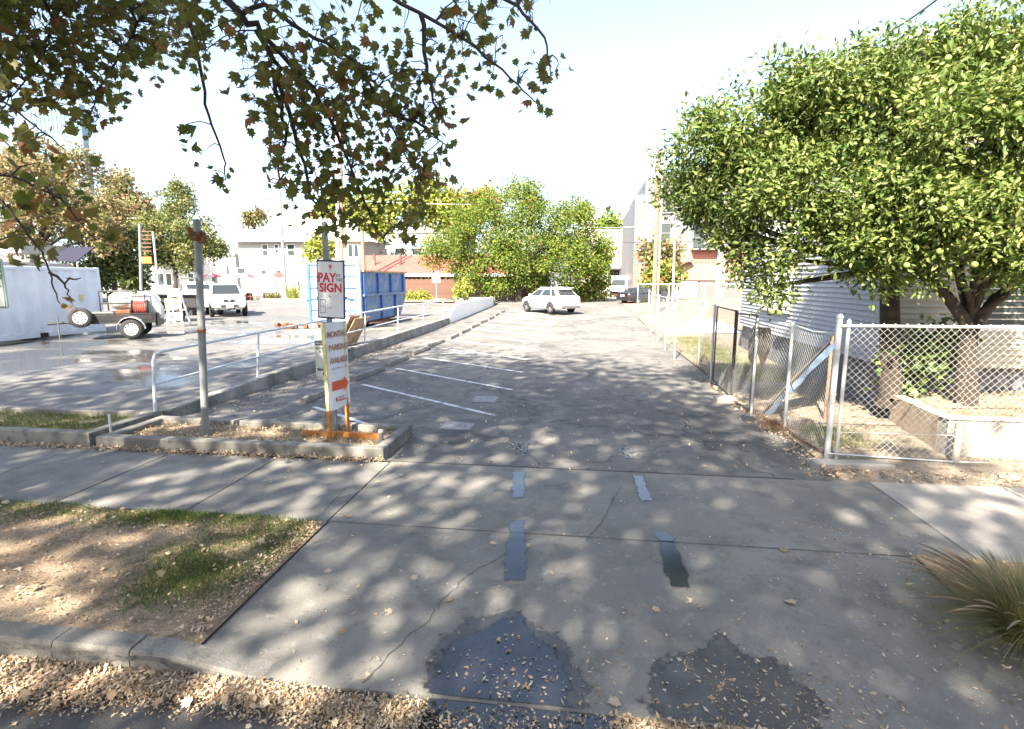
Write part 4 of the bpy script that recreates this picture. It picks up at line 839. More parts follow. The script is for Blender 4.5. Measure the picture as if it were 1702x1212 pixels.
# white van half hidden behind the ladder
VX = gp(300, 528, .42)
t = thing('white_van', 'white utility body truck half hidden behind the step ladder', 'truck', (VX.x - 1.5, VX.y + 3.6, .42), R(-45))
MB().loft([bodysec(*s) for s in [(-2.6, .5, 1.35, .9), (-2.5, .42, 1.4, .98), (.6, .42, 1.4, .98), (1.6, .42, 1.2, .97), (2.2, .45, 1.1, .92), (2.35, .55, .95, .8)]]).build('body', M['carw'], t)
MB().loft([[Vector((x, -.9, 1.38)), Vector((x, .9, 1.38)), Vector((x, w, z)), Vector((x, -w, z))] for x, w, z in [(-.9, .8, 1.95), (.3, .8, 1.97), (.9, .82, 1.42)]]).build('cabin', M['carw'], t)
for s in (-1, 1): MB().box((-.1, s * .9, 1.62), (.75, .02, .36)).build('side_window', M['glass'], t)
MB().box((.66, 0, 1.66), (.02, 1.4, .42), Matrix.Rotation(R(-48), 3, 'Y')).build('windscreen', M['glass'], t)
for x in (1.5, -1.6):
    for s in (-1, 1): wheel(t, x, s * .86, .38, .24, s, 5)
MB().tube([(-2.3, -.8, 1.5), (-2.3, -.8, 2.15), (-2.3, .8, 2.15), (-2.3, .8, 1.5)], .03, 6).build('ladder_rack', M['cargrey'], t); MB().tube([(-.95, -.8, 1.95), (-.95, -.8, 2.18), (-.95, .8, 2.18), (-.95, .8, 1.95)], .03, 6).build('ladder_rack', M['cargrey'], t)
# cars far behind
p = at(1005, 474, 76); car('blue_white_car', 'small white car with blue windows parked far behind the tree', 'car', (p.x, p.y, .5), R(0), M['carw'],
    [(-2.2, .5, .9, .7), (-2.1, .35, .98, .84), (0, .25, .95, .88), (1.2, .25, .92, .88), (2.1, .35, .78, .76), (2.2, .45, .66, .6)], (-1.9, 1.0, -1.2, .25, .93, 1.45, .82, .6), (1.35, -1.3, .32, .88))
p = at(1030, 472, 72); t = thing('white_delivery_truck', 'white delivery truck far off beside the brick pillar', 'truck', (p.x, p.y, .5), R(-100))
MB().b2(-2.6, .6, -1.0, 1.0, .6, 2.5, .06).build('cargo_box', M['carw'], t); MB().loft([bodysec(*s) for s in [(.65, .5, 1.3, .95), (1.8, .5, 1.25, .95), (2.3, .55, 1.05, .85)]]).build('cab', M['carw'], t)
MB().loft([[Vector((.7, -.85, 1.3)), Vector((.7, .85, 1.3)), Vector((.7, .8, 2.0)), Vector((.7, -.8, 2.0))], [Vector((1.6, -.85, 1.27)), Vector((1.6, .85, 1.27)), Vector((1.1, .8, 2.0)), Vector((1.1, -.8, 2.0))]], False).build('cab_top', M['glass'], t)
for x in (1.4, -1.7):
    for s in (-1, 1): wheel(t, x, s * .85, .38, .24, s, 5)

# ================================================================== SKIPS
F0 = Vector((-12.3, 23.2, .38)); t = thing('roll_off_dumpster', 'big open blue roll off dumpster with pale faded end', 'dumpster', F0)
w_, l_ = 2.45, 6.2; zf0 = .22; zF = at(550, 438, 23.2).z - .38; zS = at(604, 452, 23.3).z - .38
# near end panel (tall), side walls, ribs
MB().b2(0, w_, 0, .12, zf0, zF, .015).build('end_panel', M['bluew'], t)
for k in range(6):
    z = zf0 + .04 + (zF - zf0 - .1) * k / 5; MB().b2(.12, w_ - .12, -.05, -.002, z - .025, z + .025).build('end_rib', M['bluerib'], t)
for x in (.0, w_ - .12): MB().b2(x, x + .12, -.06, -.002, zf0, zF + .02).build('end_post', M['bluew'] if x > 1 else M['bluerib'], t)
mb = MB()
for sx in (0, 1):
    x0 = w_ - .07 if sx else 0
    pr = [(0.13, zf0), (l_ - .9, zf0 + .05), (l_, zf0 + 1.0), (l_, zS), (0.13, zS)]
    secs = [[Vector((x0, y, z)) for y, z in pr], [Vector((x0 + .07, y, z)) for y, z in pr]]; MB().loft(secs, False).build('side_wall', M['blue'], t)
for x in (w_,):
    for i, y in enumerate([.25, 2.35, 4.3]): MB().b2(x + .002, x + .1, y, y + .17, zf0 + .02, zS * .56).build('side_rib', M['bluerib'], t)
    for y in (.2, 1.95, 3.7, 5.6): MB().b2(x + .002, x + .1, y, y + .16, zS * .6, zS - .06).build('side_rib', M['bluerib'], t)
    MB().b2(x + .002, x + .13, .13, l_ - .1, zS * .56, zS * .6).build('side_rail', M['blue'], t); MB().b2(x - .09, x + .12, .13, l_, zS, zS + .08).build('top_rail', M['ply'], t)
MB().b2(-.02, .09, .13, l_, zS, zS + .08).build('top_rail', M['bluerib'], t); MB().b2(.08, w_ - .08, .13, l_ - 1.0, zf0, zf0 + .06).build('floor_plate', M['rust'], t)
MB().b2(.05, w_ - .08, l_ - .06, l_, zf0 + 1.0, zS).build('far_end', M['blue'], t)
for x in (.35, w_ - .6):
    MB().b2(x, x + .25, -.1, l_ - .8, .1, zf0 - .002).build('skid_rail', M['rust'], t); MB().tube([(x - .05, .15, .1), (x + .3, .15, .1)], .1, 12).build('roller', M['rust'], t)
text('4G 3500', .2, M['bluerib'], t, (w_ - .55, -.006, zF * .60), FR, sx=.9); text('V3', .2, M['bluerib'], t, (.42, -.006, zF * .47), FR)
mb = MB(); 
for i in range(7): mb.quad((w_ - .75 + i * .05, -.0055, zF * .45 - i * .02), (w_ - .62 + i * .05, -.0055, zF * .46 - i * .02), (w_ - .68 + i * .05, -.0055, zF * .49 - i * .015), (w_ - .8 + i * .05, -.0055, zF * .475 - i * .02))
mb.build('graffiti_scrawl', M['bluerib'], t)
MB().bar((1.9, 1.8, zS - .6), (2.2, 2.4, zS + .55), .05, .09).build('loose_plank', M['ply'], t)
t = thing('brick_debris', 'small heap of reddish rubble at the foot of the blue dumpster', 'rubble', (-13.0, 22.4, .37)); mb = MB()
for i in range(18): mb.box((random.gauss(.2, .35), random.gauss(0, .2), random.uniform(.03, .2)), (random.uniform(.12, .3), random.uniform(.1, .2), random.uniform(.08, .16)), Matrix.Rotation(random.uniform(0, 3), 3, 'Z'), .02)
mb.build('rubble_pieces', M['rust'], t)
a = gp(594, 573, .25); t = thing('leaning_plywood', 'brown plywood offcut leaning against the handrail', 'board', (-7.72, 17.0, .33))
for i, (dx, dz, dl) in enumerate([(0, .0, 0), (.09, -.1, .55)]):
    mb = MB(); P0 = Vector((-.25 + dx, -.45 + dl * .3, 0)); P1 = Vector((-.25 + dx, .45 + dl, 0)); U = Vector((.3, .55, .98 + dz)); th = Vector((.02, 0, -.008))
    mb.add([P0, P1, P1 + U, P0 + U, P0 + th, P1 + th, P1 + U + th, P0 + U + th], [(3, 2, 1, 0), (4, 5, 6, 7), (0, 1, 5, 4), (1, 2, 6, 5), (2, 3, 7, 6), (3, 0, 4, 7)]); mb.build('sheet', M['ply'], t)
# green dumpster
p = gp(951, 499.5, .5); t = thing('green_dumpster', 'dark green lidded dumpster behind the white SUV', 'dumpster', (p.x, p.y, .5), R(-8)); k = .92
MB().loft([[Vector((-1.0, -.55, .12)), Vector((1.0, -.55, .12)), Vector((1.0, .55, .12)), Vector((-1.0, .55, .12))], [Vector((-1.05, -.7, 1.5)), Vector((1.05, -.7, 1.5)), Vector((1.05, .7, 1.7)), Vector((-1.05, .7, 1.7))]], False).build('bin', M['green'], t)
for s in (-1, 1): MB().add([(s * .53 - .5, -.74, 1.52), (s * .53 + .5, -.74, 1.52), (s * .53 + .5, .74, 1.74), (s * .53 - .5, .74, 1.74), (s * .53 - .5, -.74, 1.57), (s * .53 + .5, -.74, 1.57), (s * .53 + .5, .74, 1.79), (s * .53 - .5, .74, 1.79)], [(3, 2, 1, 0), (4, 5, 6, 7), (0, 1, 5, 4), (1, 2, 6, 5), (2, 3, 7, 6), (3, 0, 4, 7)]).build('lid', M['black'], t)
for s in (-1, 1): MB().b2(s * 1.07 - .04, s * 1.07 + .04, -.5, .5, .8, .95).build('fork_pocket', M['green'], t)

# ================================================================== CONTAINER
t = thing('shipping_container', 'white corrugated shipping container at the left edge', 'container', (-20.0, 14.0, .36)); l_, w_, h_ = 6.4, 2.44, 2.62
mb = MB(); n = 46; vs = []
for i in range(n + 1):
    y = .12 + (l_ - .24) * i / n; d = -.012 if (i // 2) % 2 else -.075; vs += [(d, y, .2), (d, y, h_ - .12)]
mb.add(vs, [(2 * i, 2 * i + 2, 2 * i + 3, 2 * i + 1) for i in range(n)]); mb.build('corrugated_side', M['cwhite'], t)
MB().b2(-w_, -.06, .0, l_, .16, h_ - .02).build('shell', M['cwhite'], t)
MB().b2(-.12, 0, .13, l_ - .13, h_ - .12, h_, .01).build('top_rail', M['cwhite'], t)
for y0, y1 in [(.13, 1.55), (1.9, 3.6), (3.95, l_ - .13)]: MB().b2(-.12, .0, y0, y1, .02, .19, .005).build('bottom_rail', M['cwhite'], t)
MB().b2(-.13, -.05, 1.55, 3.95, .0, .17).build('fork_pocket', M['dark'], t)
for y in (0, l_ - .13): MB().b2(-.14, .006, y, y + .13, .0, h_ + .01, .01).build('corner_post', M['cwhite'], t)
MB().b2(-w_, -.14, 0.01, l_ - .01, h_ - .06, h_ - .001).build('roof', M['cwhite'], t); MB().b2(-.01, .008, l_ - 1.0, l_ - .85, 1.3, 1.55).build('placard', M['yellow'], t)

# ================================================================== TRAILERS
W1 = gp(222, 562, .34); t = thing('utility_trailer', 'utility trailer with spare wheel, tank and red hose reel', 'trailer', (W1.x, W1.y, .33), R(90)); 
# local: +x is away to the right side of picture depth; build along the line from the spare wheel to the rear wheel
Fp = gp(112, 566, .34); dv = (W1 - Fp); an = math.atan2(dv.y, dv.x); t.rotation_euler.z = an; LL = dv.length * .88
s0 = -LL - .1; s1 = .75; hz = .62
for y in (.0, 1.45): MB().bar((s0, y, hz), (s1, y, hz), .06, .1).build('frame_rail', M['black'], t); MB().bar((s0, y, hz + .3), (s1, y, hz + .3), .04, .05).build('side_rail', M['black'], t)
for x in np.linspace(s0, s1, 5): MB().bar((x, 0, hz), (x, 1.45, hz), .05, .08).build('cross_member', M['black'], t)
for x in (s0, -.7, s1):
    for y in (0, 1.45): MB().b2(x - .02, x + .02, y - .02, y + .02, hz, hz + .32).build('stanchion', M['black'], t)
MB().b2(s0 + .02, s1 - .02, .05, 1.4, hz + .042, hz + .07).build('deck', M['wood'], t)
for y, s in ((-.16, -1), (1.6, 1)):
    wheel(t, 0, y, .36, .2, s, 8, True)
    mb = MB(); secs = []
    for i in range(9): a = math.pi * i / 8; secs.append([Vector((.44 * math.cos(a), y + q * .13, .36 + .44 * math.sin(a) + e)) for q, e in ((-1, 0), (1, 0), (1, .012), (-1, .012))])
    mb.loft(secs, False).build('mudguard', M['white'], t)
wheel(t, s0 + .35, -.1, .36, .2, -1, 8, True); t.children[-1].location.z = .82
mb = MB().tube([(s0 + .9, .2, hz + .07), (s0 + .9, .2, 1.75), (s0 + 2.3, .2, 1.75), (s0 + 2.3, .2, hz + .07)], .03, 6); mb.tube([(s0 + .9, 1.3, hz + .07), (s0 + .9, 1.3, 1.75), (s0 + 2.3, 1.3, 1.75), (s0 + 2.3, 1.3, hz + .07)], .03, 6); mb.tube([(s0 + .9, .2, 1.3), (s0 + 2.3, .2, 1.3)], .025, 6); mb.build('roll_cage', M['black'], t)
MB().lathe([(.001, -.42), (.2, -.4), (.32, -.25), (.34, 0), (.32, .25), (.2, .4), (.001, .42)], 16, Matrix.Rotation(R(90), 3, 'Y')).build('pressure_tank', M['galv'], t, (s0 + 1.5, .7, 1.38))
MB().loft([[Vector((s0 + 1.75, y, hz + .08)), Vector((s0 + 2.75, y, hz + .08)), Vector((s0 + 2.75, y, 1.1)), Vector((s0 + 2.5, y, 1.62)), Vector((s0 + 1.85, y, 1.62))] for y in (.35, 1.15)], False).build('water_tank', M['galv'], t); MB().b2(s0 + .4, s1 - .1, -.035, -.02, hz + .06, hz + .26).build('side_board', M['black'], t)
MB().b2(s0 + .55, s0 + 1.3, .1, .9, hz + .075, 1.0, .05).build('engine_box', M['cargrey'], t); MB().b2(s0 + 1.35, s0 + 1.8, .15, .6, hz + .075, 1.05, .03).build('pump', M['rust'], t)
ro = MB().lathe([(.12, -.26), (.36, -.26), (.36, -.23), (.28, -.22), (.28, .22), (.36, .23), (.36, .26), (.12, .26)], 18, Matrix.Rotation(R(90), 3, 'Y')).build('hose_reel', M['black'], t, (s1 - .5, .4, 1.08)); mb = MB()
for i in range(7): mb.lathe([(.28, -.2 + i * .06), (.33, -.17 + i * .06), (.28, -.14 + i * .06)], 18, Matrix.Rotation(R(90), 3, 'Y'))
mb.build('red_hose', mat('hose_red', (.30, .05, .035), .6, var=.5, vscale=12), ro); MB().b2(s1 - .02, s1 + .06, .05, 1.4, .42, .95).build('tailgate', M['black'], t)
MB().tube([(s0 + .05, .7, hz), (s0 - .85, .7, hz - .05)], .045, 6).build('drawbar', M['black'], t); MB().tube([(s0 - .5, .55, .02), (s0 - .5, .55, .8)], .022, 6).build('jack', M['cargrey'], t)
pL = gp(255, 540, .4); t = thing('equipment_trailer', 'white equipment trailer with hose reel behind the utility trailer', 'trailer', (pL.x - 2.1, pL.y + 1.6, .4), R(12))
MB().b2(0, 2.3, 0, 1.3, .55, .65).build('deck', M['cargrey'], t); MB().b2(0, .45, .0, 1.2, .65, 1.55, .03).build('cabinet', M['white'], t); MB().tube([(.4, .2, 1.45), (2.6, .2, 1.45)], .09, 10).build('roll_tube', M['white'], t); MB().b2(.46, 2.6, .35, 1.2, .655, 1.33, .03).build('tool_chest', M['dark'], t); MB().b2(.1, 2.5, .1, 1.2, .3, .545).build('chassis', M['dark'], t)  # dark block on the deck is added, standing in for shaded gaps behind the ladder
ro = MB().lathe([(.1, -.12), (.33, -.12), (.33, -.1), (.1, -.09), (.1, .09), (.33, .1), (.33, .12), (.1, .12)], 16, Matrix.Rotation(R(90), 3, 'X')).build('hose_reel', M['white'], t, (.75, -.1, 1.05)); MB().b2(1.2, 1.9, .1, .7, .65, 1.15, .03).build('pump', M['yellow'], t)
for x in (.5, 1.9): wheel(t, x, -.05, .3, .18, -1, 8, True)
MB().tube([(2.0, -.1, 1.2), (1.7, -.35, .9), (1.6, -.5, .4), (1.2, -.7, .08), (.7, -.8, .03)], .03, 8).build('orange_hose', mat('hose_orange', (.65, .16, .05), .5), t)
for x in (0.1, 1.15, 2.25): MB().tube([(x, 0, .65), (x, 0, 1.0)], .02, 6).build('stanchion', M['black'], t)
MB().tube([(.1, 0, 1.0), (2.25, 0, 1.0)], .02, 6).build('side_rail', M['black'], t)
# step ladder
pL = gp(291, 542, .41); t = thing('step_ladder', 'white step ladder standing beside the pickup', 'ladder', (pL.x, pL.y, .41), R(20)); hL = 1.62
for s in (-1, 1): MB().bar((s * .3, 0, 0), (s * .2, .32, hL), .07, .09).build('front_leg', M['white'], t); MB().bar((s * .34, .95, 0), (s * .2, .36, hL), .06, .07).build('rear_leg', M['white'], t)
for k in range(1, 6): f = k / 6; MB().b2(-.3 + .1 * f, .3 - .1 * f, .32 * f - .05, .32 * f + .07, hL * f - .03, hL * f + .05).build('step', M['white'], t)
MB().b2(-.23, .23, .22, .46, hL, hL + .06).build('top_cap', M['white'], t)

# ================================================================== BUILDINGS
def window(par, x0, x1, y, z0, z1, fm='white', gm='wglass', mid=True, fw=.09, sill=True):
    w = MB().b2(x0, x1, y - .03, y + .05, z0, z1).build('window', M[gm], par); mb = MB()
    mb.b2(x0 - fw, x0, y - .08, y + .02, z0 - fw, z1 + fw); mb.b2(x1, x1 + fw, y - .08, y + .02, z0 - fw, z1 + fw); mb.b2(x0, x1, y - .08, y + .02, z1, z1 + fw); mb.b2(x0, x1, y - .08, y + .02, z0 - fw, z0)
    if mid: mb.b2(x0, x1, y - .07, y + .02, (z0 + z1) / 2 - .05, (z0 + z1) / 2 + .05)
    mb.build('frame', M[fm], w)
    if sill: MB().b2(x0 - fw - .05, x1 + fw + .05, y - .16, y - .081, z0 - fw - .06, z0 - fw).build('sill', M[fm], w)
    return w
# white stucco house on the left
Y = 72; xa, xb = at(395, 400, Y).x, at(592, 400, Y).x; ze = at(480, 400, Y).z; t = thing('stucco_house', 'white two storey stucco house behind the patio umbrellas', 'house', (xa, Y, .44)); W = xb - xa; ze -= .44
MB().b2(0, W, 0, 11, -.1, ze).build('wall', M['stucco'], t)
r = MB(); r.add([(-.9, -.9, ze), (W + .9, -.9, ze), (W + .9, 11.9, ze), (-.9, 11.9, ze), (3.5, 5.5, ze + 3.5), (W - 3.5, 5.5, ze + 3.5)], [(0, 1, 5, 4), (1, 2, 5), (2, 3, 4, 5), (3, 0, 4), (3, 2, 1, 0)]); r = r.build('roof', M['roofl'], t); MB().b2(-.92, W + .92, -.94, -.905, ze - .18, ze + .06).build('fascia', M['stucco'], r)
for x0, x1, y0, y1 in [(436, 446, 407, 425), (457, 463, 407, 420), (478, 490, 407, 425)]:
    a, b = at(x0, y0, Y), at(x1, y1, Y); window(t, a.x - xa, b.x - xa, 0, b.z - .44, a.z - .44)
for x0, x1, y0, y1 in [(435, 443, 449, 456), (459, 468, 449, 457), (495, 500, 468, 484), (376, 382, 442, 456), (395, 408, 446, 455)]:
    a, b = at(x0, y0, Y), at(x1, y1, Y); window(t, a.x - xa, b.x - xa, 0, b.z - .44, a.z - .44, mid=False)
# lower wing of that house, and bay
xa2 = at(250, 440, 78).x; t = thing('low_white_building', 'low white building behind the parked pickup', 'building', (xa2, 78, .44)); W2 = at(392, 440, 78).x - xa2; z2 = at(300, 425, 78).z - .44
MB().b2(0, W2, 0, 8, -.1, z2).build('wall', M['stucco'], t); MB().b2(-.3, W2 + .1, -.3, 8.3, z2, z2 + .25).build('roof', M['roofl'], t)
for px in (262, 275, 312, 352): a = at(px, 445, 78); window(t, a.x - xa2, a.x - xa2 + .9, 0, 1.2, 3.0, mid=False)
# bay corner seen between the poles
xa3 = at(574, 402, 70).x; t = thing('tan_bay_house', 'small tan house corner with dark windows beside the poles', 'house', (xa3, 70.5, .44)); W3 = at(598, 402, 70).x - xa3; z3 = at(585, 401, 70).z - .44
MB().b2(0, W3, 0, 1.2, -.1, z3).build('wall', M['sidingb'], t); r = MB(); r.add([(-.6, -.6, z3), (W3 + .5, -.6, z3), (W3 + .5, 1.4, z3), (-.6, 1.4, z3), (W3 / 2, .6, z3 + 1.2)], [(0, 1, 4), (1, 2, 4), (2, 3, 4), (3, 0, 4), (3, 2, 1, 0)]); r.build('roof', M['roofl'], t)
for a_, b_ in [(.15, .75), (1.0, 1.55)]: window(t, a_, b_, 0, z3 - 2.0, z3 - .5, mid=False, sill=False)
# red roofed low building with carport
xa = at(575, 450, 64).x; xb = at(905, 450, 64).x; t = thing('red_roof_building', 'low building with red roof and open carport behind the board fence', 'building', (xa, 64, .44)); W = xb - xa; z0 = at(700, 456, 64).z - .44; z1 = at(700, 424, 70).z - .44
MB().b2(0, W, 4.5, 12, -.1, z0 + .1).build('wall', mat('brown_wall', (.05, .025, .02), .9, var=.3), t)
r = MB(); r.add([(-.3, -.2, z0), (W, -.2, z0), (W, 6.5, z1), (-.3, 6.5, z1), (-.3, 12.5, z0), (W, 12.5, z0)], [(0, 1, 2, 3), (3, 2, 5, 4), (0, 3, 4), (1, 5, 2)]); r = r.build('roof', M['roofr'], t); MB().b2(-.3, W, -.26, -.205, z0 - .28, z0 + .05).build('fascia', M['white'], r)
MB().b2(0, W, -.2, 4.5, z0 - .1, z0 - .02).build('carport_ceiling', M['fencew'], t)
for i in range(8): MB().b2(.2 + i * W / 8, .4 + i * W / 8, 0, .2, -.1, z0 - .1).build('carport_post', M['fencew'], t)
for i in range(0, 3): MB().tube([(2.5 + i * 3.4, 3.0, z0 + .6), (2.5 + i * 3.4, 3.0, z1 + .1)], .16, 8).build('roof_vent', M['fencew'], r)
# white building behind
xa = at(598, 400, 90).x; xb = at(760, 400, 90).x; t = thing('white_block', 'plain white flat roofed block behind the red roof', 'building', (xa, 90, .44)); zt = at(650, 388, 90).z - .44; W = xb - xa
MB().b2(0, W, 0, 15, -.1, zt).build('wall', M['stucco'], t); MB().b2(-.2, W + .2, -.2, 15.2, zt, zt + .5).build('parapet', M['roofl'], t)
z4 = at(650, 422, 90).z - .44
for i in range(5): window(t, 3.2 + i * 3.0, 4.8 + i * 3.0, 0, z4 - .2, z4 + .9, mid=False, sill=False)
MB().b2(.3, W, -.08, -.002, z4 + 1.2, z4 + 1.5).build('string_course', M['bluewall'], t)
# board fence, every board on its own
Y = 56; xa = at(664, 480, Y).x; xb = at(892, 480, Y).x; t = thing('board_fence', 'reddish brown upright board fence in front of the carport', 'fence', (xa, Y, .45)); W = xb - xa; zt = at(700, 464, Y).z - .45; n = int(W / .17)
bm = [MB().b2(0, .16, 0, .025, 0, zt + d, .004).mesh('board', M['fencew']) for d in (-.03, 0, .025)]
for i in range(n): place('board', bm[(i * 7) % 3], t, (i * .17, random.uniform(-.01, .01), 0))
for i in range(0, n, 14): MB().b2(i * .17, i * .17 + .1, .03, .13, 0, zt).build('post', M['fencew'], t)
for z in (.35, zt - .3): MB().b2(0, W, .03, .08, z, z + .09).build('fence_rail', M['fencew'], t)
struct(grid('garden_bed', at(655, 495, 51).x, at(830, 495, 51).x, 10, 46.5, 55.9, 6, lambda x, y: .58, M['dirt']))
# far building with awning to the right of the centre tree
Y = 95; xa = at(960, 420, Y).x; xb = at(1056, 420, Y).x; t = thing('cream_shop_building', 'pale building with dark awning beyond the parked cars', 'building', (xa, Y, .44)); W = xb - xa; zt = at(1020, 385, Y).z - .44
MB().b2(0, W, 0, 12, -.1, zt).build('wall', M['cream'], t); MB().b2(-.1, W + .1, -.15, 12, zt, zt + .4).build('parapet', M['cream'], t)
a, b = at(1010, 434, Y), at(1031, 447, Y); mb = MB(); x0, x1 = a.x - xa, b.x - xa; z0, z1 = b.z - .44, a.z - .44
mb.add([(x0, -1.3, z0), (x1, -1.3, z0), (x1, -.01, z1), (x0, -.01, z1), (x0, -.01, z0), (x1, -.01, z0)], [(0, 1, 2, 3), (0, 3, 4), (1, 5, 2)]); mb.build('awning', M['cargrey'], t)
mb = MB(); ringxz(mb, (x0 + x1) / 2 - .1, (z0 + z1) / 2, .001, .5, -1.05); mb.build('awning_badge', M['white'], t)
window(t, x0 + .1, x1 - .1, 0, .4, z0 - .15, gm='dark', mid=False)
text('1888', 1.1, M['cargrey'], t, (at(1021, 414, Y).x - xa, -.02, at(1021, 414, Y).z - .44), FR, bold=.02)
Y = 160; xa = at(970, 352, Y).x; t = thing('blue_trim_building', 'distant building with blue roof trim beyond the awning', 'building', (xa, Y, .44)); W = at(1062, 352, Y).x - xa; zt = at(1020, 351, Y).z
MB().b2(0, W, 0, 20, -.1, zt - 1.2).build('wall', M['stucco'], t); MB().b2(-.2, W + .2, -.2, 20, zt - 1.19, zt - .3).build('roof_trim', M['bluewall'], t)
# apartment block on the right
Y = 62; xa = at(1054, 420, Y).x; t = thing('apartment_block', 'brick and grey metal apartment block behind the citrus tree', 'building', (xa, Y, .44))
def X(px): return at(px, 400, Y).x - xa
def Z(py): return at(1150, py, Y).z - .44
MB().b2(.1, X(1330), .1, 22, -.1, Z(325)).build('wall_core', M['metalp'], t); MB().b2(X(1070), X(1330), .12, 22, Z(325), Z(296)).build('upper_storey', M['metalp'], t)
for i in range(5): MB().b2(X(1054) + i * .2, X(1054) + i * .2 + .16, .02, .1, Z(417), Z(322)).build('metal_panel', M['metalp'], t)
n = int((X(1148) - X(1070)) / .32)
for i in range(n):
    x = X(1070) + i * .32
    if not (X(1098) < x < X(1113)): MB().b2(x, x + .27, .03, .115, Z(415), Z(297)).build('metal_panel', M['metalp'], t)
for x0, x1 in ((1192, 1207), (1230, 1262)):
    for i in range(4): u = X(x0) + (X(x1) - X(x0)) * i / 4; MB().b2(u, u + (X(x1) - X(x0)) / 4 - .05, .03, .115, Z(415), Z(340)).build('metal_panel', M['metalp'], t)
window(t, X(1099), X(1113), .08, Z(402), Z(372), fm='metalp', gm='wglass'); window(t, X(1099), X(1113), .08, Z(352), Z(322), fm='metalp')
for x0, x1 in ((1151, 1192), (1208, 1230), (1262, 1290)):
    for (zb, zt) in ((414, 372), (362, 320)):
        MB().b2(X(x0), X(x1), .06, .1, Z(zb), Z(zt)).build('balcony_recess', M['dark'], t)
        for k in range(2): u0 = X(x0) + (X(x1) - X(x0)) * k / 2; window(t, u0 + .1, u0 + (X(x1) - X(x0)) / 2 - .1, .04, Z(zb) + .1, Z(zt) - .1, fm='metalp', mid=False, sill=False)
        bl = MB().b2(X(x0) - .1, X(x1) + .1, -1.0, .05, Z(zb) - .15, Z(zb)).build('balcony', M['metalp'], t); mb = MB(); mb.tube([(X(x0) - .1, -.98, Z(zb) + 1.1), (X(x1) + .1, -.98, Z(zb) + 1.1)], .04, 6)
        for k in range(7): u = X(x0) - .08 + (X(x1) - X(x0) + .16) * k / 6; mb.tube([(u, -.98, Z(zb)), (u, -.98, Z(zb) + 1.1)], .02, 5)
        mb.build('railing', M['metalp'], bl); MB().b2(X(x0) - .12, X(x1) + .12, -1.2, .1, Z(zt) + .02, Z(zt) + .25).build('canopy', M['metalp'], t)
MB().b2(X(1148), X(1330), -.02, .1, Z(437), Z(416.5)).build('brick_band', M['brick'], t)
MB().b2(X(1062), X(1330), -.14, .1, Z(466), Z(437.5)).build('pale_brick_band', M['pinkbrick'], t); MB().b2(X(1070), X(1147), -.06, .1, Z(437), Z(417)).build('pale_brick_band', M['pinkbrick'], t)
MB().b2(X(1054), X(1062), -.2, .3, -.1, Z(416)).build('brick_pillar', M['brick'], t); MB().b2(X(1193), X(1207), -.2, .1, -.1, Z(416)).build('pale_pillar', M['stucco'], t)
MB().b2(X(1062), X(1130), -.5, .1, Z(417), Z(414)).build('ledge', M['stucco'], t)
for x0, x1, m_ in ((1064, 1120, 'dark'), (1127, 1163, 'stucco'), (1166, 1192, 'cargrey'), (1208, 1250, 'cargrey'), (1255, 1300, 'dark')): MB().b2(X(x0), X(x1), -.05, .09, -.05, Z(468)).build('garage_bay', M[m_], t)
MB().bar((X(1070), -2.2, Z(447)), (X(1150), -.3, Z(434)), .9, .14).build('entrance_canopy', M['cargrey'], t)
MB().b2(X(1073), X(1110), .2, 8, Z(296), Z(293.5)).build('roof_edge', M['metalp'], t)
# glass tower far away, top left
Y = 150; xa = at(52, 200, Y).x; t = thing('glass_tower', 'distant blue glass tower above the autumn tree', 'tower', (xa, Y, .44)); W = at(134, 200, Y).x - xa; zt = at(95, 176, Y).z
MB().b2(0, W, 0, 2, -.1, zt, .0).build('glass_wall', M['tower'], t)
for i in range(12): MB().b2(i * W / 12, i * W / 12 + .35, -.2, -.01, zt - 8, zt - 1).build('mullion', M['bluewall'] if i % 2 else M['towerw'], t)
for i in range(9): MB().b2(0, W, -.12, -.01, zt - 9 - i * 2.6, zt - 8.6 - i * 2.6).build('spandrel', M['towerw'], t)
# shed roof behind the container and blue awning
xa = at(-60, 430, 34).x; t = thing('brown_roof_house', 'low house with grey ribbed roof behind the container', 'house', (xa, 34, .3)); W = at(100, 430, 41).x - xa; z0 = at(40, 433, 34).z - .3; z1 = at(40, 404, 38).z - .3
MB().b2(.5, W - .5, .5, 8, -.1, z0).build('wall', M['stucco'], t)
for i in range(5): k0, k1 = i / 5, (i + 1) / 5; r = MB(); r.add([(0, 4 * k0, z0 + (z1 - z0) * .55 * k0 + .03), (W - 2.2 * k0, 4 * k0, z0 + (z1 - z0) * .55 * k0 + .03), (W - 2.2 * k1, 4 * k1, z0 + (z1 - z0) * .55 * k1), (0, 4 * k1, z0 + (z1 - z0) * .55 * k1)], [(0, 1, 2, 3)]); r.build('roof_course', M['roofg'], t)
MB().b2(0, W - 3, 4.1, 9, z0 + (z1 - z0) * .5, z1).build('upper_wall', M['stucco'], t)
a = at(80, 432, 36); t = tag(MB().add([(0, 0, 0), (2.6, 0, -.1), (2.4, 1.8, 1.0), (.2, 1.8, 1.0), (0, 0, -.08), (2.6, 0, -.18), (2.4, 1.8, .92), (.2, 1.8, .92)], [(0, 1, 2, 3), (7, 6, 5, 4), (0, 4, 5, 1), (1, 5, 6, 2), (2, 6, 7, 3), (3, 7, 4, 0)]).build('navy_awning', M['navyroof'], None, (a.x + .3, 35.5, a.z)), 'navy blue canvas awning above the container end', 'awning')
MB().tube([(0.1, .1, -.1), (0.1, .1, -a.z + .2)], .05, 6).build('awning_post', M['galv'], t); MB().tube([(2.5, .1, -.15), (2.5, .1, -a.z + .2)], .05, 6).build('awning_post', M['galv'], t)

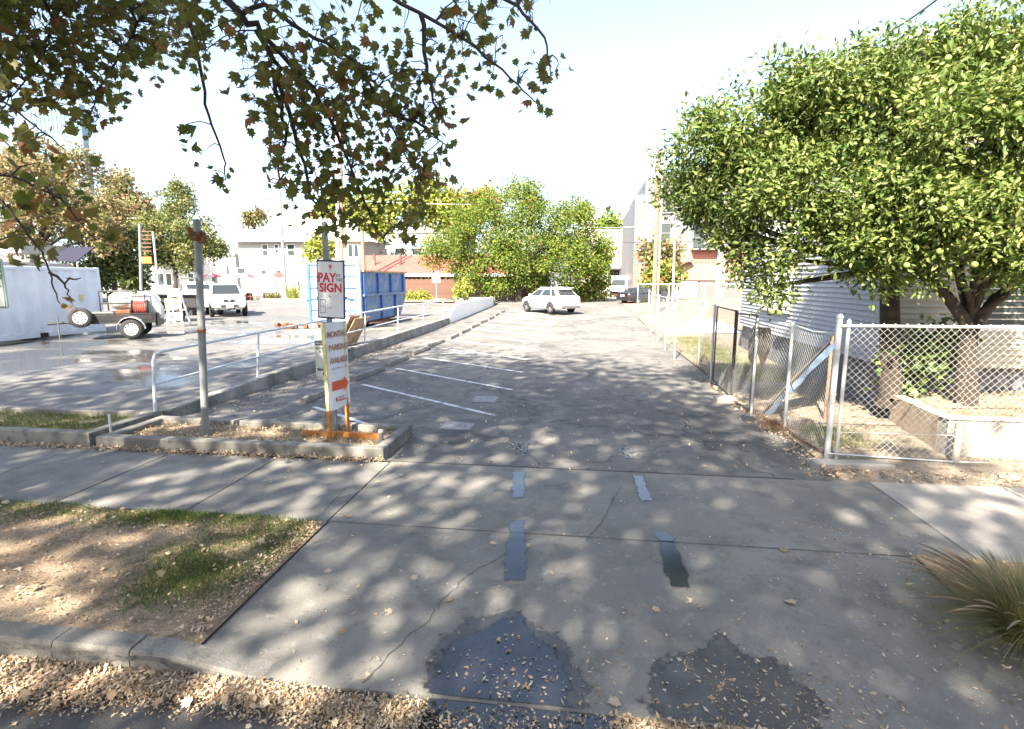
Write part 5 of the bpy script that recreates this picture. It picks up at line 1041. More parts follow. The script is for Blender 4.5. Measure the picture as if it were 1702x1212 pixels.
# ================================================================== POLES, LAMP, WIRES
p0 = at(475, 490, 60); p1 = at(463, 293, 60); t = thing('lamp_post', 'tall grey car park lamp post with flat lamp head', 'street lamp', (p0.x, 60, .44)); tp = p1 - Vector((p0.x, 60, .44))
MB().tube([(0, 0, 0), (tp.x, 0, tp.z)], [.2, .13], 10).build('pole', M['post'], t); hd_ = at(438, 295, 60) - Vector((p0.x, 60, .44)); MB().bar((tp.x, 0, tp.z - .1), (hd_.x + .6, 0, hd_.z - .05), .12, .12).build('arm', M['galv'], t); MB().box((hd_.x + .5, 0, hd_.z), (1.3, .6, .28), None, .05).build('lamp_head', M['galv'], t)
for (px0, py0, px1, py1, Y, r, nm, lab, m_) in [(568, 470, 566, 180, 58, .17, 'utility_pole', 'brown wooden utility pole rising behind the pay sign', 'wood'), (606, 470, 602, 384, 57, .2, 'utility_pole', 'shorter light brown pole beside the blue dumpster', 'wood'), (561, 470, 559, 200, 58.4, .2, 'utility_pole', 'white painted pole close beside the tall wooden pole', 'white'), (1087, 492, 1096, 250, 37, .14, 'utility_pole', 'wooden utility pole at the end of the side fence', 'wood'), (1119, 492, 1122, 372, 37, .06, 'flag_pole', 'slim white metal pole behind the side fence', 'white'), (337, 470, 334, 300, 62, .12, 'utility_pole', 'thin distant pole behind the rusty bracket post', 'white'), (234, 500, 232, 372, 38, .1, 'utility_pole', 'slim pole carrying slats and an orange board', 'post')]:
    a, b = at(px0, py0, Y), at(px1, py1, Y); t = thing(nm, lab, 'pole', (a.x, Y, .4)); MB().tube([(0, 0, -.2), (b.x - a.x, 0, b.z - .4)], [r * 1.1, r * .85], 10).build('shaft', M[m_], t)
    if nm == 'utility_pole' and px0 == 1087: MB().tube([(.24, -.05, -.2), (b.x - a.x + .24, -.05, b.z - .5)], .05, 6).build('conduit', M['white'], t)
    if px0 == 568: MB().bar((b.x - a.x - 1.1, 0, b.z - 1.2), (b.x - a.x + 1.1, 0, b.z - 1.2), .12, .14).build('crossarm', M['wood'], t)
    if px0 == 234:
        for k in range(6): c0, c1 = at(236, 385 + k * 6.5, Y), at(252, 385 + k * 6.5, Y); MB().box(((c0.x + c1.x) / 2 - a.x, 0, c0.z - .4), (c1.x - c0.x, .05, .09)).build('slat', M['fencew'], t)
        c0, c1 = at(235, 427, Y), at(253, 438, Y); MB().box(((c0.x + c1.x) / 2 - a.x, -.02, (c0.z + c1.z) / 2 - .4), (c1.x - c0.x, .06, c0.z - c1.z)).build('orange_board', M['orangesign'], t)
        c = at(254, 385, Y); MB().tube([(c.x - a.x, 0, -.2), (c.x - a.x, 0, c.z - .4)], .07, 6).build('second_upright', M['galv'], t)
def wirething(lab, a, b, sag, r=.02, mt='black'):
    a, b = Vector(a), Vector(b); n = 14; pts = [a.lerp(b, i / n) - Vector((0, 0, sag * 4 * (i / n) * (1 - i / n))) - a for i in range(n + 1)]
    o = MB().tube(pts, r, 5).build('overhead_wire', M[mt], None, a); tag(o, lab, 'wire', 'overhead wires')
wirething('upper pale overhead wire crossing the trees at left', at(150, 362, 62), at(337, 357, 62), .2, .04, 'white'); wirething('lower pale overhead wire crossing the trees at left', at(232, 391, 56), at(345, 388, 60), .1, .05, 'white'); wirething('thin wire from the thin distant pole to the white house eave', at(337, 398, 61), at(566, 377, 58), .2, .02)
wirething('overhead wire between the centre tree and the side pole', at(985, 378, 60), at(1090, 374, 37), .1, .025, 'white'); wirething('dark wire crossing in front of the apartment block', at(980, 401, 60), at(1300, 396, 40), .2, .018); wirething('overhead cable in the sky above the citrus tree', at(1475, 55, 14), at(1600, -35, 11), .05, .018); wirething('pale wire above the red roof beside the centre tree', at(566, 332, 58), at(900, 338, 75), .3, .03, 'white')
# patio umbrellas, patio fence, planters
for i, (x0, x1, ytop, ybot, lab) in enumerate([(335, 370, 453, 461, 'red patio umbrella behind the pickup roof'), (386, 430, 453, 462, 'red patio umbrella in the middle of the three'), (449, 474, 452, 459, 'small red patio umbrella next to the lamp post')]):
    Y = 54; a, b = at(x0, ybot, Y), at(x1, ybot, Y); tz = at(x0, ytop, Y).z; t = thing('patio_umbrella', lab, 'umbrella', ((a.x + b.x) / 2, Y, .48), 0, 'patio umbrellas'); r = (b.x - a.x) / 2; n = 8
    for k in range(n): A0, A1 = 2 * math.pi * k / n, 2 * math.pi * (k + 1) / n; MB().add([(0, 0, tz - .48), (r * math.cos(A0), r * math.sin(A0), a.z - .48), (r * math.cos(A1), r * math.sin(A1), a.z - .48)], [(0, 1, 2)]).build('canopy_panel', M['umb'] if (k % 2 or i == 2) else M['stucco'], t)
    MB().tube([(0, 0, 0), (0, 0, tz - .46)], .03, 6).build('pole', M['cargrey'], t)
t = thing('patio_fence', 'low white patio fence beneath the umbrellas', 'fence', (at(350, 480, 52).x, 52, .48)); Wd = at(470, 480, 52).x - at(350, 480, 52).x
for i in range(14): MB().b2(i * Wd / 13 - .04, i * Wd / 13 + .04, 0, .08, 0, 1.15).build('post', M['stucco'], t)
MB().b2(0, Wd, .09, .13, .35, 1.05).build('screen', M['stucco'], t)
for i in range(3):
    c = at(402 + i * 26, 487, 50); t = thing('patio_table', ['brown patio table near the pickup', 'brown patio table in the middle of the terrace', 'brown patio table next to the lamp post'][i], 'table', (c.x, 50, .48), .3 * i, 'patio tables'); MB().b2(-.7, .7, -.4, .4, .7, .76).build('table_top', M['rust'], t)
    for s in (-1, 1): MB().b2(s * .6 - .03, s * .6 + .03, -.35, .35, 0, .7).build('trestle', M['fencew'], t); MB().b2(-.7, .7, s * .75 - .13, s * .75 + .13, .4, .45).build('bench', M['rust'], t)
t = thing('raised_kerb', 'pale raised kerb with planting at the foot of the lamp post', 'kerb', (at(432, 493, 47).x, 47, .45)); wk = at(510, 493, 47).x - at(432, 493, 47).x; MB().b2(0, wk, 0, 1.6, -.1, .3, .05).build('edge', M['conc2'], t)

# ================================================================== TREES
def pxblobs(lst, Y):
    out = []
    for b in lst:
        cx, cy, r = b[:3]; yy = Y + (b[3] if len(b) > 3 else 0); p = at(cx, cy, yy); k = r * yy / FPX; out.append((p.x, p.y, p.z, k, k * (b[4] if len(b) > 4 else 1.0), k * (b[5] if len(b) > 5 else .9), 1.0))
    return out
def limb(mb, a, b, r0, r1, n=6, bend=.12, seg=7):
    a, b = Vector(a), Vector(b); L = (b - a).length; off = Vector((random.uniform(-1, 1), random.uniform(-1, 1), random.uniform(-.3, .6))) * L * bend
    mb.tube([a.lerp(b, i / n) + off * math.sin(math.pi * i / n) for i in range(n + 1)], [r0 + (r1 - r0) * i / n for i in range(n + 1)], seg)
def tree(name, label, base, trunk_r, fork, blobs, nleaf, size, lm, clump=.3, per=12, bark='bark', group=None, tm=None, up=.4, shell=.35, pieces=0, tint0=.45, sub=None):
    base = Vector(base); t = thing(name, label, 'tree', base, 0, group); B = [(b[0] - base.x, b[1] - base.y, b[2] - base.z) + tuple(b[3:]) for b in blobs]; fk = Vector(fork) - base
    mb = MB(); mid = fk * .5 + Vector((random.uniform(-.1, .1), random.uniform(-.1, .1), 0)) * fk.length * .25
    mb.tube([Vector((0, 0, -.15)), Vector((0, 0, .06)), mid, fk], [trunk_r * 1.45, trunk_r * 1.1, trunk_r * .92, trunk_r * .8], 12)
    for b in B: limb(mb, fk - Vector((0, 0, trunk_r * .3)), Vector(b[:3]), trunk_r * .45, trunk_r * .1)
    mb.build('trunk', M[bark], t)
    if sub:
        k, fr = sub; SB = []
        for b in B:
            SB.append(tuple(b[:3]) + tuple(q * .62 for q in b[3:6]) + (.35,))
            for _ in range(k):
                d = rng.normal(size=3); d /= np.linalg.norm(d); r = rng.uniform(.66, .95); f = fr * rng.uniform(.7, 1.25); SB.append((b[0] + d[0] * b[3] * r, b[1] + d[1] * b[4] * r, b[2] + d[2] * b[5] * r, b[3] * f, b[4] * f, b[5] * f * .8, 1.0))
    p, nr, ct = blobleaves(SB if sub else B, nleaf, clump, per, shell, up); N = len(p); tint = np.clip(tint0 + ct + rng.normal(size=N) * .2, 0, 1); sz = size * (1 + rng.normal(size=N) * .2).clip(.5, 1.6)
    keep = np.ones(N, bool)
    tm = tm or tmpl_diamond()
    if pieces:
        c = np.array(CAMP - base); dist = np.linalg.norm(p - c, axis=1); idx = np.argsort(dist)[:pieces * 3][::3]; keep[idx] = False
    tg = TANG; cr = leafmesh('crown', tm, p[keep], nr[keep], sz[keep], lm, tint[keep], tg[keep], t); cr['kind'] = 'stuff'
    if pieces:
        ms = [onepiece(tm, lm, 'leaf', 1.0, q) for q in (.25, .45, .6, .8)]
        for i in idx: o = bpy.data.objects.new('leaf', ms[int(min(3, tint[i] * 4))]); COL.objects.link(o); o.parent = cr; orient(o, p[i], nr[i], sz[i], tg[i])
    return t, cr, B
# ---- the two citrus trees behind the fence
c1 = pxblobs([(1172, 255, 72, 10.6), (1150, 315, 48, 10.6), (1250, 205, 85, 10.2), (1225, 320, 75, 10.2), (1335, 190, 85, 10), (1325, 300, 95, 9.7), (1268, 425, 48, 9.8), (1285, 475, 32, 9.8), (1420, 150, 85, 9.8), (1415, 270, 100, 9.4), (1405, 375, 70, 9.3), (1170, 360, 32, 10.5), (1210, 390, 30, 10.3), (1450, 445, 38, 9.4)], 0)
b1 = gp(1475, 655, .5); t1, cr1, B1 = tree('citrus_tree', 'citrus tree leaning out over the side fence, its trunk by the house corner', (b1.x, b1.y - .1, .45), .17, at(1478, 440, b1.y - .1), c1, 36000, .098, L_CIT, .1, 12, tm=tmpl_fold(), pieces=300, shell=.3, sub=(20, .33))
c2 = pxblobs([(1525, 125, 85, 9.2), (1545, 230, 100, 8.9), (1520, 345, 90, 8.9), (1640, 115, 90, 9.2), (1660, 240, 105, 8.7), (1640, 360, 85, 8.7), (1730, 150, 100, 9.2), (1760, 280, 110, 8.8), (1740, 400, 70, 8.8), (1690, 420, 50, 8.7), (1560, 425, 50, 9.0), (1490, 420, 40, 9.0), (1600, 70, 50, 9.3)], 0)
b2 = gp(1606, 672, .5); t2, cr2, B2 = tree('citrus_tree', 'citrus tree with forked trunk behind the front chain link fence', (b2.x, b2.y, .45), .15, at(1612, 525, b2.y), c2, 36000, .098, L_CIT, .1, 12, tm=tmpl_fold(), pieces=300, shell=.3, sub=(20, .33))
o2 = Vector(t2.location); mb = MB()
for q0, q1, q2, r in [((1612, 545), (1580, 500), (1543, 455), .085), ((1618, 545), (1655, 495), (1705, 462), .08), ((1543, 455), (1525, 400), (1505, 330), .06), ((1500, 225), (1490, 190), (1470, 150), .05)]:
    P = [at(*q, b2.y - .1) - o2 for q in (q0, q1, q2)]; MB().tube(P, [r * 1.1, r, r * .85], 9).build('limb', M['bark'], t2)
fm = MB().lathe([(.001, -1), (.5, -.86), (.86, -.5), (1, 0), (.86, .5), (.5, .86), (.001, 1)], 12).mesh('fruit', M['fruit'])
for tt, cr, lst in [(t1, cr1, [(1375, 155), (1395, 165), (1380, 183), (1437, 190), (1393, 202), (1232, 286), (1268, 305), (1312, 375), (1340, 390), (1200, 190), (1283, 519), (1296, 521), (1180, 300), (1260, 340)]), (t2, cr2, [(1576, 97), (1521, 133), (1692, 174), (1560, 295), (1540, 318), (1568, 348), (1448, 345), (1562, 418), (1507, 441), (1600, 305), (1580, 240), (1640, 182), (1662, 290), (1440, 236), (1620, 440)])]:
    o = Vector(tt.location)
    for (x, y) in lst: f = place('fruit', fm, cr, at(x, y, (9.35 if tt is t1 else 8.0) + random.uniform(-.15, .15)) - o); s = random.uniform(.036, .046); f.scale = (s, s, s * 1.05)
# ---- trees further back
tree('pistache_tree', 'large round green tree with reddish tips behind the white SUV', (at(862, 490, 50).x, 50, .48), .35, at(862, 455, 50), pxblobs([(862, 340, 42), (800, 385, 52), (752, 415, 42), (880, 395, 62), (948, 372, 46), (978, 420, 36), (928, 440, 50), (838, 440, 50), (780, 440, 40), (722, 428, 24), (868, 318, 26), (905, 460, 32), (965, 345, 22), (820, 350, 30), (985, 460, 26, 2)], 50), 64000, .2, L_MID, .26, 14, up=.5, tint0=.45, sub=(22, .40))
tree('autumn_tree', 'broad tan and rust coloured autumn tree above the container', (at(40, 470, 42).x, 42, .3), .35, at(60, 420, 42), pxblobs([(30, 330, 95), (110, 315, 75), (160, 355, 50), (60, 270, 50), (95, 385, 70), (180, 390, 36), (-60, 330, 90), (130, 270, 30)], 42), 34000, .25, L_AUT, .3, 14, tint0=.38, sub=(16, .36))
tree('dark_green_tree', 'dark green low tree between the container and the lattice pole', (at(190, 490, 46).x, 46, .4), .25, at(190, 460, 46), pxblobs([(185, 425, 38), (215, 445, 30), (165, 455, 30), (205, 400, 26), (225, 470, 20)], 46), 5000, .38, L_GRN, .3, 12, tint0=.15)
tree('pale_olive_tree', 'pale olive tree top rising behind the autumn tree', (at(205, 480, 70).x, 70, .44), .3, at(205, 380, 70), pxblobs([(195, 300, 22), (205, 335, 30), (240, 365, 26), (180, 350, 30), (225, 345, 22)], 70), 3500, .6, L_AUT, .45, 10, tint0=.35)
tree('broadleaf_tree', 'broadleaf green tree behind the leaning steel post', (at(291, 478, 58).x, 58, .44), .3, at(291, 445, 58), pxblobs([(290, 340, 32), (298, 318, 18), (275, 395, 48), (325, 400, 42), (255, 375, 26), (352, 415, 22), (300, 430, 30), (250, 420, 24)], 58), 18000, .3, L_GRN, .3, 14, tint0=.5, sub=(14, .38))
tree('slender_sapling', 'yellow green sapling beside the blue dumpster', (at(530, 470, 60).x, 60, .44), .1, at(530, 440, 60), pxblobs([(530, 415, 18), (518, 425, 12), (545, 418, 14), (528, 400, 12)], 60), 900, .45, L_YEL, .3, 8)
tree('yellow_tree', 'yellow brown tree behind the tall utility poles', (at(600, 440, 80).x, 80, .44), .3, at(600, 400, 80), pxblobs([(590, 350, 32), (560, 345, 26), (640, 345, 34), (620, 375, 34), (690, 340, 36), (715, 315, 26), (730, 350, 30), (545, 365, 20)], 80), 7000, .65, L_YEL, .5, 10, tint0=.3)
tree('olive_tree', 'olive green treetops behind the left shoulder of the round tree', (at(770, 430, 85).x, 85, .44), .3, at(770, 400, 85), pxblobs([(745, 340, 24), (775, 345, 26), (800, 340, 22), (760, 370, 28), (815, 325, 14)], 85), 3500, .7, L_MID, .5, 10, tint0=.7)
tree('small_far_tree', 'small far tree in front of the blue trimmed building', (at(1015, 420, 110).x, 110, .44), .25, at(1015, 400, 110), pxblobs([(1012, 375, 14), (1025, 385, 14), (1000, 388, 14), (1040, 392, 12), (1010, 358, 7)], 110), 1200, .9, L_MID, .6, 8)
tree('roof_top_tree', 'tip of a pale tree showing above the stucco house roof', (at(424, 400, 95).x, 95, .44), .25, at(424, 380, 95), pxblobs([(420, 363, 9), (430, 361, 8), (412, 368, 7)], 95), 500, .7, L_AUT, .5, 8, tint0=.3)
tree('vase_tree', 'small vase shaped rusty tree in front of the apartment block', (at(1098, 490, 52).x, 52, .46), .1, at(1098, 450, 52), pxblobs([(1095, 420, 16), (1110, 425, 16), (1085, 425, 14), (1120, 415, 12), (1075, 412, 10)], 52), 1500, .4, L_AUT, .3, 8, tint0=.4)
tree('small_green_tree', 'small green tree beneath the rusty tree by the utility pole', (at(1108, 490, 50).x, 50, .46), .08, at(1108, 470, 50), pxblobs([(1100, 455, 18), (1115, 462, 16), (1085, 462, 14)], 50), 1500, .38, L_MID, .3, 8, tint0=.7)
tree('ivy_tree', 'pale stemmed leafy tree beside the green dumpster', (at(990, 493, 52).x, 52, .48), .09, at(992, 450, 52), pxblobs([(985, 478, 15), (1000, 485, 11), (978, 490, 12), (995, 440, 18), (1003, 415, 14)], 52), 2200, .34, L_MID, .25, 8, tint0=.6, bark='barkl')
def bush(name, label, blobs, n, size, lm, group=None, tint0=.5):
    b = blobs[0]; zb = min(q[2] - q[5] for q in blobs); t = thing(name, label, 'shrub', (b[0], b[1], zb), 0, group); B = [(q[0] - b[0], q[1] - b[1], q[2] - zb) + tuple(q[3:]) for q in blobs]
    p, nr, ct = blobleaves(B, n, .12, 8, .3); leafmesh('foliage', tmpl_diamond(), p, nr, size, lm, np.clip(tint0 + ct + rng.normal(size=len(p)) * .2, 0, 1), None, t)['kind'] = 'stuff'
    mb = MB()
    for q in B: limb(mb, (0, 0, -.1), q[:3], .04, .015)
    mb.build('stems', M['bark'], t)
bush('upright_shrub', 'tall yellow green shrub beside the parapet wall', pxblobs([(770, 485, 16), (772, 472, 12), (765, 492, 12)], 47), 1500, .22, L_YEL, None, .4)
bush('low_shrub', 'round lime green shrub by the board fence, further from the tall shrub', pxblobs([(681, 495, 11), (674, 498, 7)], 52), 700, .22, L_YEL, 'low shrubs', .5)
bush('low_shrub', 'round lime green shrub by the board fence, nearer the white sign', pxblobs([(701, 493, 11), (709, 496, 7)], 52), 700, .22, L_YEL, 'low shrubs', .5)
def spiky(name, label, base, n, h, w, lm, spread=.7, cat='plant', tint0=.4, width=.03, droop=.5):
    t = thing(name, label, cat, base); P = []; mb_v = []; mb_f = []; ti = []
    for i in range(n):
        a = random.uniform(0, 2 * math.pi); l = h * random.uniform(.6, 1.1); s = random.uniform(.1, spread); d = Vector((math.cos(a), math.sin(a), 0)); r0 = d * random.uniform(0, w); sd = Vector((-d.y, d.x, 0)) * width * .5; o = len(mb_v); K = 4
        for k in range(K + 1):
            u = k / K; p = r0 + d * (s * l * (u + droop * u * u)) + Vector((0, 0, l * (u - droop * .55 * s * u * u * 1.6))); ww = (1 - u) ** .7
            mb_v += [tuple(p - sd * ww), tuple(p + sd * ww)]
        mb_f += [(o + 2 * k, o + 2 * k + 1, o + 2 * k + 3, o + 2 * k + 2) for k in range(K)]; ti += [min(1, max(0, tint0 + random.gauss(0, .25)))] * K
    me = bpy.data.meshes.new('blades'); me.from_pydata(mb_v, [], mb_f); q = me.attributes.new('tint', 'FLOAT', 'FACE'); q.data.foreach_set('value', ti); me.materials.append(lm); o = place('blades', me, t); o['kind'] = 'stuff'; return t
spiky('spiky_plant', 'upright spiky green plant next to the lamp post kerb', (at(487, 488, 48).x, 48, .7), 160, 1.7, .5, L_YEL, .5, width=.07)
spiky('spiky_plant', 'low leafy plant on the kerb, left of the lamp post', (at(455, 489, 48).x, 48, .7), 120, 1.0, .7, L_GRN, .9, width=.09)
# ---- fountain grass at the lower right corner
FG = Vector((3.22, 3.95, .0)); t = spiky('fountain_grass', 'clump of fountain grass with purple plumes at the driveway edge', FG, 2600, .56, .26, L_REED, .95, 'ornamental grass', .42, .006, .95)
for i in range(40):
    a = random.uniform(math.pi * .45, math.pi * 1.6); l = random.uniform(.5, .78); s = random.uniform(.25, .75); d = Vector((math.cos(a), math.sin(a), 0)); pts = []
    for k in range(9): u = k / 8; pts.append(d * (.12 + s * l * (u + .45 * u * u)) + Vector((0, 0, l * (u - .85 * s * u * u))))
    rr = [.0015] * 5 + [.005, .008, .0075, .002]; MB().tube(pts, rr, 6).build('plume', M['plume'], t)

# ================================================================== PLANE TREES ALONG THE STREET
TP = Vector((-7.4, 4.25, 0)); t = thing('plane_tree', 'big street plane tree whose leafy branches hang into the top of the view', 'tree', TP)
mb = MB(); mb.tube([(0, 0, -.2), (0, 0, .2), (.1, -.05, 2.5), (.2, -.1, 5.0), (.5, -.3, 8)], [.48, .36, .3, .26, .2], 14)
crown = [(-9.5, 2.0, 12.2, 4.2, 3.6, 2.6, 1), (-4.8, 1.4, 11.6, 3.8, 3.2, 3.0, 1), (-2.4, -.6, 11.6, 2.4, 2.8, 2.4, 1), (-13.5, .5, 11.2, 3.5, 3.0, 2.4, .8), (-6.5, -1.8, 11.8, 4.6, 3.4, 3.0, 1)]
for b in crown: limb(mb, (.45, -.25, 6.8), Vector(b[:3]) - TP, .15, .04, 7)
mb.build('trunk', M['barkl'], t)
p, nr, ct = blobleaves([(b[0] - TP.x, b[1] - TP.y, b[2]) + b[3:] for b in crown], 8800, .68, 28, .5, .8)
leafmesh('crown', tmpl_plane(), p, nr, .27, L_SYC, np.clip(.4 + ct + rng.normal(size=len(p)) * .2, 0, 1), None, t)['kind'] = 'stuff'
# hanging branches in view: limbs run out from the trunk and droop
LB = [[(-120, -260, 8.6), (60, -150, 8.8), (180, -60, 8.8), (230, 40, 8.8), (180, 120, 8.9), (150, 190, 9.0)],
      [(-60, -200, 8.6), (40, -60, 8.8), (90, 40, 9.0), (60, 110, 9.2), (20, 160, 9.3)],
      [(120, -200, 7.8), (280, -90, 7.4), (400, 25, 7.2), (440, 60, 7.1), (460, 130, 7.0), (470, 220, 7.0), (465, 300, 7.0)],
      [(400, 25, 7.2), (440, 5, 7.0), (520, 60, 6.9), (600, 110, 6.9), (640, 190, 6.9), (680, 270, 7.0), (730, 300, 7.0)],
      [(280, -90, 7.4), (310, 20, 7.6), (335, 110, 7.6), (345, 190, 7.6), (370, 260, 7.6), (375, 300, 7.6)],
      [(440, 60, 7.1), (520, 150, 6.9), (560, 220, 6.8), (590, 300, 6.8), (620, 370, 6.8), (640, 405, 6.8)],
      [(300, -140, 7.3), (560, -60, 6.8), (700, 20, 6.6), (790, 80, 6.5), (850, 130, 6.5), (890, 170, 6.5)],
      [(560, -60, 6.8), (760, -40, 6.5), (860, 10, 6.4), (905, 60, 6.4), (915, 125, 6.4)],
      [(640, 190, 6.9), (690, 200, 6.8), (740, 240, 6.8)], [(460, 130, 7.0), (500, 250, 6.9), (520, 330, 6.9), (540, 370, 6.9)],
      [(700, 20, 6.6), (710, 110, 6.6), (720, 170, 6.6), (735, 190, 6.6)]]
LB2 = [[(-160, 120, 6.6), (-40, 280, 6.6), (30, 370, 6.6), (70, 420, 6.6), (84, 455, 6.6), (90, 485, 6.6), (100, 505, 6.6)], [(84, 452, 6.6), (105, 470, 6.6), (118, 495, 6.6)], [(-40, 280, 6.6), (40, 300, 6.7), (100, 330, 6.7), (160, 400, 6.7)], [(-160, 60, 6.8), (-20, 150, 6.9), (60, 210, 6.9), (110, 250, 6.9)]]
nodes = []; mb = MB()
def addlimb(L, r0):
    P = [atd(*q) - TP for q in L]; n = len(P); pts = []
    for i in range(n - 1):
        for k in range(4): pts.append(P[i].lerp(P[i + 1], k / 4) + Vector((random.gauss(0, .4 * r0), random.gauss(0, .6 * r0), random.gauss(0, .4 * r0))))
    pts.append(P[-1]); m = len(pts); mb.tube(pts, [r0 * (1 - .85 * i / (m - 1)) + .003 for i in range(m)], 7); nodes.extend(pts)
for i, L in enumerate(LB): addlimb(L, .05 if i in (2,) else .024)
for L in LB2: addlimb(L, .011)
# feeder limbs join the hanging branches to the trunk
for q in (LB[0][0], LB[2][0], LB[6][0], LB2[0][0], LB2[3][0]): limb(mb, (.3, -.15, 6.0), atd(*q) - TP, .12, .05, 8, .05)
def inpoly(x, y, P):
    c = False; j = len(P) - 1
    for i in range(len(P)):
        if (P[i][1] > y) != (P[j][1] > y) and x < (P[j][0] - P[i][0]) * (y - P[i][1]) / (P[j][1] - P[i][1]) + P[i][0]: c = not c
        j = i
    return c
R1 = [(-80, -60), (300, -60), (300, 70), (255, 110), (210, 150), (160, 140), (100, 90), (40, 60), (-80, 70)]
R2 = [(-60, 50), (60, 60), (160, 130), (205, 150), (190, 215), (160, 225), (130, 170), (60, 190), (-60, 240)]
R3 = [(265, -60), (920, -60), (918, 60), (925, 130), (895, 180), (800, 148), (745, 170), (735, 235), (742, 300), (705, 375), (640, 408), (590, 395), (540, 372), (478, 330), (462, 300), (440, 250), (395, 200), (345, 105), (290, 90)]
R3b = [(420, 90), (740, 100), (735, 240), (720, 340), (640, 400), (560, 370), (490, 300), (430, 200)]
R4 = [(-40, 200), (60, 215), (140, 300), (175, 400), (120, 420), (60, 400), (-40, 420)]
cl = []
def clusters(poly, n, d0, d1, per, sp, size, tint):
    xs = [q[0] for q in poly]; ys = [q[1] for q in poly]; k = 0
    while k < n:
        x, y = random.uniform(min(xs), max(xs)), random.uniform(min(ys), max(ys))
        if inpoly(x, y, poly): cl.append((atd(x, y, random.uniform(d0, d1)) - TP, per, sp, size, tint)); k += 1
clusters(R1, 195, 8.2, 9.8, 5, .17, .12, .45); clusters(R2, 52, 8.4, 9.4, 5, .16, .135, .45)
clusters(R3, 170, 6.3, 7.6, 5, .13, .118, .34); clusters(R3b, 115, 6.4, 7.2, 5, .12, .118, .42); clusters(R4, 26, 6.4, 7.0, 3, .12, .16, .1)
for (x, y, d, n, ti) in [(300, 210, 7.4, 5, .3), (375, 300, 7.6, 5, .3), (360, 285, 7.6, 4, .3), (890, 170, 6.5, 6, .4), (905, 130, 6.5, 5, .4), (735, 190, 6.6, 4, .4), (640, 400, 6.8, 4, .5), (733, 298, 7.0, 4, .5), (102, 508, 6.6, 2, 1), (112, 498, 6.6, 2, 1), (135, 462, 6.6, 1, 1), (340, 250, 7.6, 3, .35), (160, 160, 9, 5, .5)]: cl.append((atd(x, y, d) - TP, n, .08, .115 if ti < .9 else .085, ti))
ND = np.array([tuple(q) for q in nodes]); lp, ln, lt, ls, lc = [], [], [], [], []
for (c, per, sp, size, ti) in cl:
    i = int(np.argmin(np.sum((ND - np.array(c)) ** 2, 1))); a = Vector(ND[i]); dz = (c - a).length
    if dz < 1.9 and dz > .05:
        m_ = a.lerp(c, .5) + Vector((random.gauss(0, .06), random.gauss(0, .06), .10 * dz)); mb.tube([a, a.lerp(m_, .5) + Vector((0, 0, .03)), m_, m_.lerp(c, .5) + Vector((random.gauss(0, .02),) * 3), c], [.008, .007, .006, .005, .003], 4, False)
    for k in range(per):
        p = c + Vector((random.gauss(0, sp), random.gauss(0, sp), random.gauss(0, sp))); lp.append(tuple(p)); ln.append((random.gauss(0, .8), random.gauss(-.2, .8), random.gauss(.45, .6))); lc.append((random.gauss(0, .7), random.gauss(0, .7), -.8)); lt.append(min(1, max(0, ti + random.gauss(0, .2)))); ls.append(size * random.uniform(.55, 1.25))
        if k % 2 == 0 and dz < 2.5: mb.tube([c, p], [.003, .0018], 3, False)
mb.build('hanging_branches', M['twig'], t)
lp, ln, lt, ls, lc = map(np.array, (lp, ln, lt, ls, lc)); dd = np.linalg.norm(lp - np.array(CAMP - TP), axis=1) / ls; pp = [proj(Vector(q) + TP) for q in lp]; vis = np.array([0 < q[0] < 1702 and 0 < q[1] < 600 for q in pp]); dd = np.where(vis, dd, 1e9); idx = np.argsort(dd)[:300]; keep = np.ones(len(lp), bool); keep[idx] = False
fo = leafmesh('hanging_foliage', tmpl_plane(), lp[keep], ln[keep], ls[keep], L_SYC, lt[keep], lc[keep], t, 4.5); fo['kind'] = 'stuff'
ms = []
for q, cz in zip((.15, .35, .5, .7, .95), (4, -3, 2, 6, -5)): tp_ = tmpl_plane(); tp_[0][:, 2] *= cz; ms.append(onepiece(tp_, L_SYC, 'leaf', 1.0, q))
for i in idx: o = bpy.data.objects.new('leaf', random.choice(ms)); COL.objects.link(o); o.parent = fo; orient(o, lp[i], ln[i], ls[i], lc[i])
# plane trees across the street, behind the camera
def streettree(lab, base, blobs, n):
    base = Vector(base); t = thing('plane_tree', lab, 'tree', base, 0, 'street plane trees'); mb = MB(); mb.tube([(0, 0, -.3), (0, 0, .2), (.05, 0, 3), (.1, .1, 6.5)], [.45, .34, .28, .2], 12)
    for b in blobs: limb(mb, (.1, .1, 5.5), Vector(b[:3]) - base, .14, .04, 6)
    mb.build('trunk', M['barkl'], t); p, nr, ct = blobleaves([(b[0] - base.x, b[1] - base.y, b[2] - base.z) + tuple(b[3:]) for b in blobs], n, .68, 28, .5, .8)
    leafmesh('crown', tmpl_plane(), p, nr, .27, L_SYC, np.clip(.4 + ct, 0, 1), None, t)['kind'] = 'stuff'
streettree('plane tree across the street, straight behind the viewpoint', (-2.5, -10.5, 0), [(-4, -7.6, 11, 4.6, 3.6, 3.2, 1), (-.3, -7.4, 11, 3.2, 3.6, 3.0, 1), (-2.6, -5.2, 12.2, 3.6, 2.6, 2.4, 1)], 5800)
streettree('plane tree across the street, further left behind the viewpoint', (-13, -10.5, 0), [(-10.5, -7.6, 10.8, 4.0, 3.6, 3.2, 1), (-15, -7.5, 10.5, 4.2, 3.8, 3.2, 1), (-12, -4.5, 11.5, 3.6, 2.8, 2.5, 1)], 6000)

